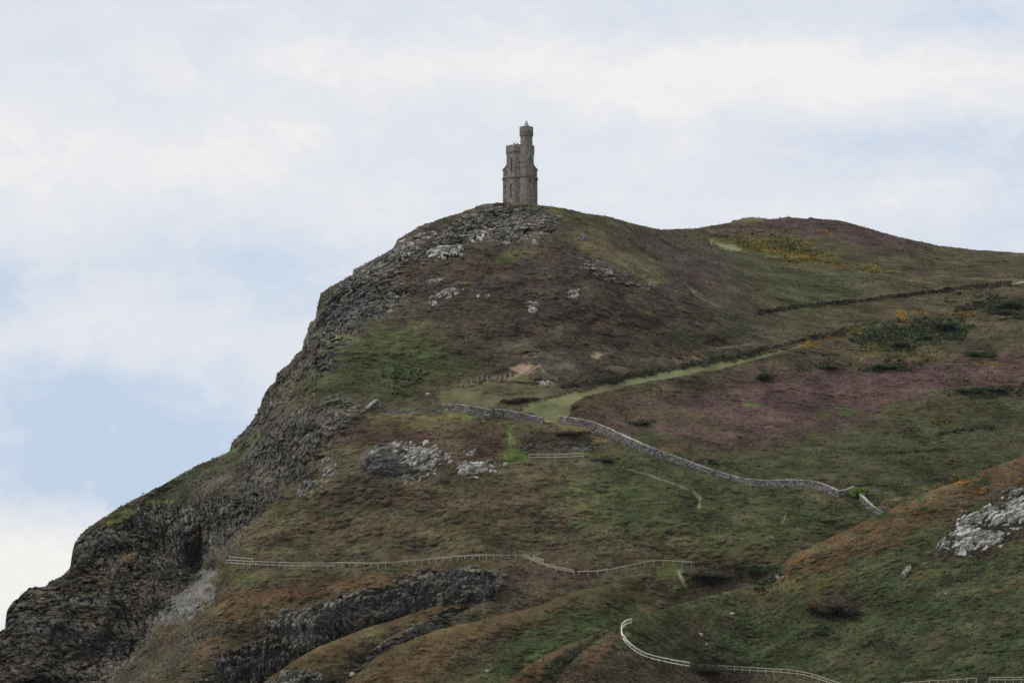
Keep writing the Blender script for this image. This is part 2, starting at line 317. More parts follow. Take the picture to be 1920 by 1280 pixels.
el_('dry', 900, 985, 110, 12, -4, .45); el_('dry', 820, 1000, 60, 8, 0, .4); el_('bright', 520, 965, 45, 26, 0, .45); el_('green', 560, 920, 40, 20, 0, .5); el_('bright', 510, 1030, 30, 7, 0, .5)
el_('green', 700, 960, 90, 10, 0, .4); el_('green', 1000, 1000, 120, 12, -5, .4); el_('redb', 720, 930, 120, 12, 0, .5); el_('redb', 640, 1000, 90, 14, 0, .4)
el_('dbrown', 1250, 1000, 90, 14, -12, .6); el_('dpurp', 1420, 1030, 50, 12, -20, .4)
pg('dry', [(1180,1052),(1290,1012),(1360,1002),(1290,1030),(1220,1055)], 6, .6)
pg('olive', [(1230,1050),(1420,1000),(1640,965),(1480,1060),(1300,1090),(1200,1085)], 12, .6)
pg('dbrown', [(1290,1062),(1380,1048),(1430,1066),(1390,1092),(1310,1108),(1290,1090)], 6, .85)
el_('bright', 1275, 1075, 16, 20, 0, .7); st('path', [(1273,1072),(1278,1085),(1284,1096)], 3.5, .9, 1.5)
st('path', [(1168,876),(1210,888),(1250,903),(1290,918),(1303,924)], 1.4, .5, 2.5); st('path', [(1300,922),(1311,932),(1311,950)], 3.5, .7, 3)
el_('bright', 1470, 970, 14, 8, 0, .6); st('path', [(1472,966),(1466,980)], 2, .6, 2)
pg('rockg', [(440,860),(520,800),(600,752),(680,765),(640,830),(560,880),(500,930),(470,900)], 14, .45)
st('rockg', [(690,766),(640,800),(560,860)], 3, .4, 6)
# dry grass and fresh shoots breaking through the heather
SL = [(470,960),(640,880),(700,920),(1000,880),(1120,900),(1100,990),(980,1030),(440,1042)]
sprinkle('dry', SL, .5); sprinkle('redb', [(480,940),(1000,900),(1050,1000),(500,1030)], .5)
sprinkle('dry', [(690,775),(900,775),(960,800),(700,812)], .6); sprinkle('dry', [(1010,790),(1150,825),(1180,850),(1040,815)], .6)
sprinkle('dgrass', [(1050,880),(1300,930),(1500,950),(1450,1050),(1200,1040),(1060,990)], .5)
sprinkle('dgrass', [(600,650),(740,610),(860,680),(780,720),(640,740)], .5)
sprinkle('dry', [(420,1060),(940,1045),(900,1060),(700,1090),(430,1110)], .4)
# the sea cliffs
pg('black', [(135,1025),(180,1005),(300,990),(420,985),(385,1060),(300,1180),(200,1290),(190,1360),(-220,1360),(-220,1300),(0,1175),(50,1095),(128,1055)], 12, .95)
pg('rockd', [(143,1012),(250,945),(330,925),(430,940),(400,1010),(330,1000),(250,1010),(160,1050)], 12, .9)
pg('green', [(240,945),(320,905),(372,875),(330,935),(260,960),(180,990)], 8, .55)
pg('rockg', [(280,970),(350,945),(392,1000),(385,1050),(362,1085),(330,1070),(295,1030)], 10, .65)
el_('stain', 376, 1002, 12, 18, 20, .75); el_('stain', 250, 1050, 7, 9, 0, .7); el_('stain', 270, 1018, 8, 6, 0, .5); el_('stain', 190, 1080, 16, 12, 0, .35)
el_('lime', 222, 968, 24, 6, -15, .9); el_('lime', 300, 938, 20, 5, -10, .85); el_('bright', 445, 850, 50, 8, -32, .7); el_('green', 400, 880, 50, 8, -32, .6)
pg('slope', [(460,880),(530,860),(490,960),(452,1030),(400,1052),(365,1040),(420,965)], 12, .8); pg('rockg', [(440,930),(490,905),(470,980),(420,1030),(385,1040)], 12, .55)
pg('scree', [(408,1060),(400,1090),(394,1120),(386,1152),(350,1164),(296,1174),(286,1164),(316,1122),(350,1092),(380,1068)], 6, .95)
st('slope', [(300,1170),(250,1225),(200,1285)], 7, .8, 6)
el_('dbrown', 345, 1110, 14, 5, -40, .5); el_('rockd', 400, 1030, 30, 8, -30, .6)
# below the white fence
pg('brown', [(400,1060),(940,1045),(1000,1050),(940,1070),(700,1105),(560,1140),(460,1200),(330,1290),(180,1345),(210,1270),(330,1180),(395,1120)], 8, .95)
el_('bright', 455, 1082, 40, 16, 10, .55); el_('dgrass', 540, 1075, 100, 10, 0, .5); el_('bright', 730, 1072, 40, 5, -8, .6); el_('dgrass', 900, 1056, 60, 5, 0, .6)
pg('rust', [(410,1120),(560,1090),(740,1076),(900,1060),(940,1062),(700,1100),(560,1132),(480,1165),(420,1170)], 8, .75)
el_('rust', 390, 1215, 60, 12, -28, .7); el_('rust', 250, 1290, 50, 10, -28, .5); el_('olive', 470, 1150, 60, 10, -10, .6); el_('green', 330, 1250, 60, 8, -30, .5)
pg('slope', [(380,1170),(460,1160),(420,1190),(300,1270),(230,1290),(300,1210)], 8, .5)
pg('rockd', [(330,1350),(400,1238),(462,1204),(525,1166),(575,1138),(687,1104),(790,1079),(869,1061),(944,1067),(960,1085),(931,1120),(869,1150),(744,1200),(637,1240),(560,1300)], 11, .95)
pg('rockg', [(800,1078),(880,1062),(944,1067),(940,1080),(880,1100),(800,1095)], 6, .8); pg('rockg', [(500,1175),(545,1148),(590,1170),(610,1200),(560,1215),(510,1210)], 8, .75)
pg('black', [(560,1225),(640,1180),(760,1140),(860,1120),(760,1180),(640,1220)], 8, .9); pg('black', [(400,1260),(500,1220),(540,1230),(430,1320)], 8, .9)
pg('redb', [(960,1045),(1100,1066),(1160,1064),(1080,1090),(980,1090),(950,1075)], 6, .7)
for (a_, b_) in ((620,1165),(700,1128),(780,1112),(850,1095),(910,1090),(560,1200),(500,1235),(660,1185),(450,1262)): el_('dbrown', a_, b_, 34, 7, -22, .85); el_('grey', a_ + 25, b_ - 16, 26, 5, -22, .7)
for (a_, b_) in ((600,1150),(740,1112),(820,1090),(900,1075),(520,1205)): el_('olive', a_, b_, 26, 4, -20, .8)
sprinkle('moor', [(380,1300),(470,1215),(560,1140),(690,1104),(870,1064),(944,1068),(860,1110),(700,1150),(560,1215)], .75)
sprinkle('rockl', [(470,1215),(560,1140),(690,1104),(870,1064),(944,1068),(860,1110),(700,1150),(560,1215)], .7)
sprinkle('rockl', [(0,1190),(60,1110),(240,1200),(260,1240),(160,1280),(20,1260)], .55); sprinkle('rockg', [(150,1010),(260,950),(430,940),(400,1060),(330,1080),(240,1040),(150,1060)], .8)
sprinkle('rockg', [(430,900),(620,760),(680,780),(620,870),(500,960)], .45)
sprinkle('slope', [(0,1190),(140,1030),(300,980),(420,980),(300,1180),(180,1280),(0,1280)], .6)
sprinkle('olive', [(0,1195),(60,1110),(130,1060),(240,1100),(160,1260),(0,1270)], .55)
# nearer ridges
for L_ in ('B',): 
    pg('rust', [(380,1350),(494,1275),(594,1208),(744,1154),(931,1090),(1060,1070),(1100,1080),(960,1110),(800,1165),(680,1205),(560,1270),(460,1350)], 8, .45, L_)
    pg('dbrown', [(560,1290),(640,1220),(760,1175),(800,1175),(700,1240),(640,1350),(500,1350)], 8, .8, L_)
    pg('rockg', [(660,1240),(740,1195),(800,1155),(860,1140),(920,1118),(1000,1096),(1068,1085),(1100,1105),(1000,1160),(900,1190),(700,1290)], 5, .95, L_)
    pg('rockg', [(480,1350),(500,1285),(560,1250),(610,1262),(620,1300),(560,1350)], 5, .95, L_); pg('black', [(560,1268),(640,1275),(600,1330),(540,1330)], 6, .8, L_)
    el_('green', 640, 1240, 40, 10, 0, .5, L_); el_('dry', 900, 1117, 30, 3, -10, .8, L_)
pg('olive', [(500,1400),(669,1260),(1204,1080),(1400,1090),(1400,1350),(600,1360)], 5, 1, 'C')
pg('rust', [(640,1290),(712,1220),(900,1158),(1068,1108),(1068,1120),(960,1170),(860,1230),(760,1300),(640,1350)], 10, .5, 'C')
pg('dbrown', [(860,1205),(960,1170),(1000,1190),(900,1260),(820,1290)], 10, .5, 'C')
pg('green', [(960,1190),(1100,1140),(1220,1120),(1200,1150),(1100,1190),(1000,1260),(900,1300),(850,1300)], 10, .9, 'C')
pg('dbrown', [(1180,1088),(1230,1086),(1240,1098),(1200,1105)], 4, .8, 'C'); el_('dry', 1235, 1075, 40, 6, 0, .5, 'C'); el_('dpurp', 990, 1240, 50, 14, -35, .5, 'C'); el_('bright', 1000, 1230, 30, 6, -35, .4, 'C')
el_('bright', 1275, 1100, 16, 10, 0, .6, 'C'); st('path', [(1278,1085),(1284,1098)], 3.5, .9, 1.5, 'C')
pg('green', [(800,1400),(960,1260),(1200,1150),(1250,1250),(1000,1360)], 5, .9, 'D')
pg('rust', [(860,1345),(960,1262),(1060,1205),(1080,1210),(1020,1250),(960,1310),(900,1350)], 6, .85, 'D')
pg('dbrown', [(1040,1230),(1130,1180),(1200,1165),(1160,1230),(1060,1290),(980,1340)], 8, .8, 'D')
# right foreground hill
pg('moorg', [(900,1400),(1040,1250),(1400,1080),(2250,740),(2300,1400)], 3, 1, 'F')
pg('olive', [(1180,1170),(1400,1100),(1560,1060),(1700,1060),(1500,1130),(1300,1170)], 14, .55, 'F')
pg('rust', [(1440,1090),(1487,1030),(1601,980),(1722,920),(1860,868),(2050,800),(2100,860),(1900,905),(1800,950),(1700,1000),(1600,1030),(1500,1080)], 26, .85, 'F')
pg('redb', [(1780,930),(1920,880),(2000,860),(2000,920),(1860,925),(1770,985)], 8, .6, 'F')
for e in [(1838,922,18,4,-25),(1905,905,18,3,-15),(1810,905,14,4,-20),(1508,1050,10,3,-20)]: el_('orange', *e, .8, 'F')
for e in [(1530,1095,30,12,0),(1730,1085,45,10,-10),(1180,1240,26,16,20)]: el_('yellow', *e, .4, 'F')
pg('dbrown', [(1520,1130),(1560,1110),(1620,1120),(1610,1150),(1560,1170),(1530,1165)], 8, .8, 'F'); el_('redb', 1545, 1130, 26, 22, 0, .6, 'F')
el_('redb', 1305, 1190, 50, 18, -20, .75, 'F'); el_('redb', 1420, 1155, 28, 8, 0, .6, 'F'); el_('rust', 1895, 1100, 40, 8, -18, .6, 'F'); el_('dbrown', 1800, 1100, 60, 16, -10, .6, 'F')
el_('brown', 1700, 1215, 200, 14, -12, .5, 'F'); el_('brown', 1840, 1180, 90, 10, -15, .5, 'F'); el_('dgreen', 1440, 1090, 26, 10, -10, .7, 'F'); el_('dgreen', 1480, 1200, 120, 30, 0, .35, 'F'); el_('dbrown', 1790, 1040, 30, 12, -20, .6, 'F')
pg('dbrown', [(1755,1045),(1790,980),(1850,935),(2000,880),(2000,990),(1850,1050)], 8, .7, 'F')
pg('brown', [(1000,1400),(1045,1270),(1165,1166),(1172,1202),(1205,1230),(1300,1249),(1500,1262),(1560,1284),(1560,1400)], 4, .95, 'F')
pg('rust', [(1040,1290),(1100,1220),(1160,1180),(1165,1200),(1100,1260),(1070,1300)], 6, .6, 'F'); el_('dpurp', 1065, 1275, 26, 16, -40, .7, 'F')
pg('dbrown', [(1290,1236),(1360,1236),(1400,1256),(1400,1300),(1280,1300)], 6, .8, 'F'); pg('dbrown', [(1600,1345),(1700,1284),(1900,1276),(2100,1270),(2100,1350)], 4, .8, 'F')
el_('path', 1171, 1182, 5, 7, 0, .8, 'F'); el_('bright', 1178, 1200, 12, 16, 30, .4, 'F')
BASE = dict(A='brown', B='olive', C='olive', D='olive', F='green')

def seg_dist(u, v, a, b):
    d = b - a; L2 = (d * d).sum() + 1e-9
    t = np.clip(((u - a[0]) * d[0] + (v - a[1]) * d[1]) / L2, 0, 1)
    return np.hypot(u - a[0] - t * d[0], v - a[1] - t * d[1])
def inside(u, v, q):
    r = np.zeros(u.shape, bool); n = len(q)
    for i in range(n):
        (x1, y1), (x2, y2) = q[i], q[(i + 1) % n]
        if y1 == y2: continue
        c = ((y1 > v) != (y2 > v)) & (u < (x2 - x1) * (v - y1) / (y2 - y1) + x1)
        r ^= c
    return r
K_ALB = 1.78
def paint(L, u, v, n1, n2, n3, n4, n5):
    t0 = T[BASE[L]]
    C = np.empty(u.shape + (3,), np.float32); C[:] = srgb(t0[0]); rock = np.full(u.shape, t0[1], np.float32)
    veg = np.full(u.shape, t0[2], np.float32); cls = np.full(u.shape, t0[3], np.int8)
    for (LL, kind, tn, g, f, s) in P:
        if L not in LL: continue
        rgb, rk, vg, cl_ = T[tn]
        if kind in 'pn': lo, hi = g.min(0) - 60, g.max(0) + 60; amp = f
        elif kind == 'e':
            r = max(g[2], g[3]) * 2.3 + 10; lo = (g[0] - r, g[1] - r); hi = (g[0] + r, g[1] + r); amp = min(g[2], g[3])
        else: lo, hi = g.min(0) - 30, g.max(0) + 30; amp = f[1]
        m = (u > lo[0]) & (u < hi[0]) & (v > lo[1]) & (v < hi[1])
        if not m.any(): continue
        um, vm = u[m], v[m]
        wu = um + amp * (2.2 * n1[m] + 1.6 * n2[m]) ; wv = vm + amp * .7 * (1.6 * n3[m] + 1.0 * n4[m])
        if kind in 'pn':
            d = np.full(wu.shape, 1e9)
            for i in range(len(g)): d = np.minimum(d, seg_dist(wu, wv, g[i], g[(i + 1) % len(g)]))
            d = np.where(inside(wu, wv, g), d, -d)
            q_ = 1.0 if rk > .5 or tn in ('grass', 'soil', 'scree') else 2.3
            w = np.clip(.5 + d / (f * q_) + .55 * n4[m] + .65 * n2[m], 0, 1)
            if kind == 'n': w = np.clip(d / 12 + .3, 0, 1) * np.clip((n5[m] + .45 * n2[m] - .16) * 6, 0, 1)
        elif kind == 'e':
            a = R(g[4]); x = (wu - g[0]) * math.cos(a) + (wv - g[1]) * math.sin(a); y = -(wu - g[0]) * math.sin(a) + (wv - g[1]) * math.cos(a)
            w = np.clip(.85 * (1.45 - np.hypot(x / g[2], y / g[3])) + .8 * n4[m] + .8 * n2[m], 0, 1)
        else:
            d = np.full(um.shape, 1e9)
            wu = um + .5 * (wu - um); wv = vm + .5 * (wv - vm)
            for i in range(len(g) - 1): d = np.minimum(d, seg_dist(wu, wv, g[i], g[i + 1]))
            w = np.clip((f[0] - d) / max(f[1], .5) + .5, 0, 1)
        w = (w * w * (3 - 2 * w)) * s * (.92 if kind == 'p' else .85 if kind == 'e' else 1)
        C[m] += (srgb(rgb).astype(np.float32) - C[m]) * w[:, None].astype(np.float32)
        rock[m] += (rk - rock[m]) * w; veg[m] += (vg - veg[m]) * w
        c_ = cls[m]; c_[w > .45] = cl_; cls[m] = c_
    # the plants grow mixed: brown and green clumps, patch within patch
    vm_ = (1 - rock) * np.clip(veg * 3, 0, 1)
    for tn, nn_, lo_ in (('olive', n2 - .5 * n3, .05), ('dbrown', n4 - n1, .15), ('green', n3 + .6 * n4, .2), ('redb', n1 - .8 * n2, .35)):
        w = (np.clip((nn_ - lo_) * 2.2, 0, 1) * (.26 if L in 'AB' else .15) * vm_)[..., None]
        C = C * (1 - w) + srgb(T[tn][0]).astype(np.float32) * w
    lum = C.mean(-1, keepdims=True); C = C * .98 + lum * .02
    return C, rock, veg, cls

def mesh_from(name, verts, faces, mats, smooth=True, attrs=None):
    me = bpy.data.meshes.new(name); nv = len(verts); nf, k = faces.shape
    me.vertices.add(nv); me.vertices.foreach_set('co', np.ascontiguousarray(verts, np.float32).ravel())
    me.loops.add(nf * k); me.loops.foreach_set('vertex_index', np.ascontiguousarray(faces, np.int32).ravel())
    me.polygons.add(nf); me.polygons.foreach_set('loop_start', np.arange(0, nf * k, k, dtype=np.int32))
    try: me.polygons.foreach_set('loop_total', np.full(nf, k, np.int32))
    except Exception: pass
    me.polygons.foreach_set('use_smooth', np.full(nf, smooth))
    for an, (ty, arr) in (attrs or {}).items():
        at = me.attributes.new(an, ty, 'POINT')
        if ty == 'FLOAT_COLOR': 
            a4 = np.ones((nv, 4), np.float32); a4[:, :3] = arr; at.data.foreach_set('color', a4.ravel())
        else: at.data.foreach_set('value', np.ascontiguousarray(arr, np.float32).ravel())
    me.update(calc_edges=True)
    for m in (mats if isinstance(mats, (list, tuple)) else [mats]): me.materials.append(m)
    return me
def link(name, me, parent=None, label=None, cat=None, group=None, kind=None, loc=None):
    o = bpy.data.objects.new(name, me); col.objects.link(o)
    if parent is not None: o.parent = parent
    if label: o['label'] = label
    if cat: o['category'] = cat
    if group: o['group'] = group
    if kind: o['kind'] = kind
    if loc is not None: o.location = loc
    return o

# ------------------------------------------------------------------ materials
def newmat(name):
    m = bpy.data.materials.new(name); m.use_nodes = True; t = m.node_tree; t.nodes.clear()
    o = t.nodes.new('ShaderNodeOutputMaterial'); b = t.nodes.new('ShaderNodeBsdfPrincipled')
    b.inputs['Specular IOR Level'].default_value = 0.03; b.inputs['Roughness'].default_value = .95
    t.links.new(b.outputs[0], o.inputs[0]); return m, t, b, o
def tex(t, kind, vec, scale, **kw):
    n = t.nodes.new(kind); n.inputs['Scale'].default_value = scale; t.links.new(vec, n.inputs['Vector'])
    for k, v in kw.items():
        if hasattr(n, k): setattr(n, k, v)
        else: n.inputs[k.replace('_', ' ')].default_value = v
    return n
def attr(t, name, out='Fac'):
    n = t.nodes.new('ShaderNodeAttribute'); n.attribute_name = name; return n.outputs[out]
def terrain_material():
    m, t, b, o = newmat('hillside'); m.displacement_method = 'BOTH'
    geo = t.nodes.new('ShaderNodeTexCoord').outputs['Object']
    colr, rock, veg = attr(t, 'cover', 'Color'), attr(t, 'rock'), attr(t, 'veg')
    # shared patterns
    gs = vmath(t, 'MULTIPLY', geo, (.5, .75, 1.7))
    vor = tex(t, 'ShaderNodeTexVoronoi', gs, 1.1, feature='F1')
    vor2 = tex(t, 'ShaderNodeTexVoronoi', gs, 2.9, feature='F1')
    nz = tex(t, 'ShaderNodeTexNoise', gs, 2.3, Detail=4.0, Roughness=.62)
    mid = tex(t, 'ShaderNodeTexNoise', geo, .22, Detail=3.0, Roughness=.6)
    mp = t.nodes.new('ShaderNodeMapping'); mp.inputs['Rotation'].default_value = (R(12), R(26), R(8))
    mp.inputs['Scale'].default_value = (.22, .5, .95)
    wrp = tex(t, 'ShaderNodeTexNoise', geo, .12, Detail=3.0, Roughness=.6)
    gw = vmath(t, 'ADD', geo, vmath(t, 'MULTIPLY', vmath(t, 'SUBTRACT', wrp.outputs['Color'], .5), 9.0))
    t.links.new(gw, mp.inputs['Vector'])
    rc = tex(t, 'ShaderNodeTexVoronoi', mp.outputs[0], .8, feature='F1')
    rc2 = tex(t, 'ShaderNodeTexVoronoi', mp.outputs[0], 2.6, feature='F1')
    rn = tex(t, 'ShaderNodeTexNoise', mp.outputs[0], 1.1, Detail=6.0, Roughness=.68)
    def sep(x): 
        s = t.nodes.new('ShaderNodeSeparateColor'); t.links.new(x, s.inputs[0]); return s.outputs[0]
    rcR, rc2R = sep(rc.outputs['Color']), sep(rc2.outputs['Color'])
    # height
    hv = math_(t, 'MULTIPLY', math_(t, 'SUBTRACT', .75, vor.outputs['Distance']), .42)
    hv = math_(t, 'ADD', hv, math_(t, 'MULTIPLY', math_(t, 'SUBTRACT', .6, vor2.outputs['Distance']), .18))
    hv = math_(t, 'ADD', hv, math_(t, 'MULTIPLY', math_(t, 'SUBTRACT', nz.outputs['Fac'], .5), .42))
    hv = math_(t, 'MULTIPLY', hv, veg)
    hr = math_(t, 'MULTIPLY', rcR, .35)
    hr = math_(t, 'ADD', hr, math_(t, 'MULTIPLY', rc2R, .35))
    hr = math_(t, 'ADD', hr, math_(t, 'MULTIPLY', math_(t, 'SUBTRACT', rn.outputs['Fac'], .5), .9))
    hr = math_(t, 'SUBTRACT', hr, .35)
    hr = math_(t, 'MULTIPLY', hr, rock)
    dp = t.nodes.new('ShaderNodeDisplacement'); dp.inputs['Midlevel'].default_value = 0; dp.inputs['Scale'].default_value = 1
    t.links.new(math_(t, 'ADD', hv, hr), dp.inputs['Height']); t.links.new(dp.outputs[0], o.inputs['Displacement'])
    # colour: leaves and twigs vary, rock faces vary by block and carry pale lichen
    vv = math_(t, 'ADD', math_(t, 'MULTIPLY', nz.outputs['Fac'], .9), .55)
    vv = math_(t, 'MULTIPLY', vv, math_(t, 'ADD', .62, math_(t, 'MULTIPLY', mid.outputs['Fac'], .76)))
    vr = math_(t, 'ADD', .55, math_(t, 'MULTIPLY', rc2R, .7))
    vr = math_(t, 'MULTIPLY', vr, math_(t, 'ADD', .45, math_(t, 'MULTIPLY', rn.outputs['Fac'], 1.1)))
    lich = tex(t, 'ShaderNodeTexNoise', gw, .35, Detail=7.0, Roughness=.72)
    lf = smap(t, lich.outputs['Fac'], .56, .68, 0, 1.25)
    vr = math_(t, 'ADD', vr, math_(t, 'MULTIPLY', lf, .8))
    f = math_(t, 'ADD', math_(t, 'MULTIPLY', vv, math_(t, 'SUBTRACT', 1, rock)), math_(t, 'MULTIPLY', vr, rock))
    hue = tex(t, 'ShaderNodeTexNoise', geo, .55, Detail=4.0, Roughness=.65)
    hs = t.nodes.new('ShaderNodeMixRGB'); hs.blend_type = 'MIX'
    hs.inputs[1].default_value = (1.06, .98, .95, 1); hs.inputs[2].default_value = (.95, 1.03, .98, 1)
    t.links.new(smap(t, hue.outputs['Fac'], .35, .65, 0, 1), hs.inputs[0])
    cc = vmath(t, 'MULTIPLY', colr, hs.outputs[0])
    sc = t.nodes.new('ShaderNodeVectorMath'); sc.operation = 'SCALE'; t.links.new(cc, sc.inputs[0]); t.links.new(f, sc.inputs['Scale'])
    t.links.new(sc.outputs[0], b.inputs['Base Color'])
    return m
M_HILL = terrain_material()
def cover_material():
    m, t, b, o = newmat('leaves'); t.links.new(attr(t, 'cover', 'Color'), b.inputs['Base Color']); return m
M_LEAF = cover_material()
def stone_material(name, rgb, sc=(3.2, 3.2, 6.0), contrast=.9, lichen=.5, k=K_ALB, soft=1.0):
    m, t, b, o = newmat(name)
    g = t.nodes.new('ShaderNodeTexCoord').outputs['Object']
    v = vmath(t, 'MULTIPLY', g, sc)
    c = tex(t, 'ShaderNodeTexVoronoi', v, 1.0, feature='F1'); e = tex(t, 'ShaderNodeTexVoronoi', v, 1.0, feature='DISTANCE_TO_EDGE')
    s = t.nodes.new('ShaderNodeSeparateColor'); t.links.new(c.outputs['Color'], s.inputs[0])
    n = tex(t, 'ShaderNodeTexNoise', g, .5, Detail=6.0, Roughness=.65)
    f = math_(t, 'ADD', 1 - contrast / 2, math_(t, 'MULTIPLY', s.outputs[0], contrast))
    f = math_(t, 'MULTIPLY', f, smap(t, e.outputs['Distance'], 0.0, .12, .45, 1.0))
    f = math_(t, 'MULTIPLY', f, math_(t, 'ADD', .7, math_(t, 'MULTIPLY', n.outputs['Fac'], .6)))
    n2 = tex(t, 'ShaderNodeTexNoise', g, 2.3, Detail=5.0, Roughness=.7)
    f = math_(t, 'ADD', f, smap(t, n2.outputs['Fac'], .6, .72, 0, lichen))
    sc_ = t.nodes.new('ShaderNodeVectorMath'); sc_.operation = 'SCALE'
    sc_.inputs[0].default_value = tuple(srgb(rgb) * k); t.links.new(f, sc_.inputs['Scale'])
    t.links.new(sc_.outputs[0], b.inputs['Base Color'])
    bm = t.nodes.new('ShaderNodeBump'); bm.inputs['Strength'].default_value = .8; bm.inputs['Distance'].default_value = .08 * soft
    t.links.new(math_(t, 'ADD', e.outputs['Distance'], s.outputs[1]), bm.inputs['Height']); t.links.new(bm.outputs[0], b.inputs['Normal'])
    return m
M_TOWER = stone_material('tower_masonry', (104, 99, 92), (3.0, 3.0, 5.5), 1.0, .5)
M_TRIM = stone_material('string_course_stone', (80, 76, 74), (2.0, 2.0, 2.0), .5, .2)
M_SPIRE = stone_material('pale_render', (126, 126, 122), (1.2, 1.2, 1.2), .15, .1)
M_WALL = stone_material('dry_stone', (88, 86, 82), (2.4, 2.4, 3.6), 1.3, .9)
M_COPE = stone_material('coping_stone', (142, 138, 128), (1.5, 1.5, 1.5), .6, .3)
M_ROCK = stone_material('pale_rock', (112, 109, 103), (.9, .9, 1.4), .6, .5)
M_ROCKW = stone_material('lichened_rock', (146, 143, 136), (.9, .9, 1.4), .5, .4)
M_ROCKD = stone_material('grey_rock', (78, 77, 74), (.9, .9, 1.4), .7, .8)
def plain(name, rgb, k=K_ALB, var=.4, sc=6.0, rough=.8):
    m, t, b, o = newmat(name); b.inputs['Roughness'].default_value = rough
    g = t.nodes.new('ShaderNodeTexCoord').outputs['Object']; n = tex(t, 'ShaderNodeTexNoise', g, sc, Detail=5.0, Roughness=.6)
    f = math_(t, 'ADD', 1 - var / 2, math_(t, 'MULTIPLY', n.outputs['Fac'], var))
    s = t.nodes.new('ShaderNodeVectorMath'); s.operation = 'SCALE'; s.inputs[0].default_value = tuple(np.minimum(srgb(rgb) * k, .85)); t.links.new(f, s.inputs['Scale'])
    t.links.new(s.outputs[0], b.inputs['Base Color']); return m
M_WOODW = plain('weathered_white_timber', (128, 123, 110), 1.9)
M_WOODB = plain('bright_timber', (172, 168, 154), 1.9)
M_WOODG = plain('grey_timber', (128, 122, 112))
M_DARK = plain('dark_opening', (24, 24, 25), 1.0)
M_BIRD = plain('black_feathers', (26, 26, 28), 1.0)
M_TWIG = plain('twigs', (54, 46, 40))

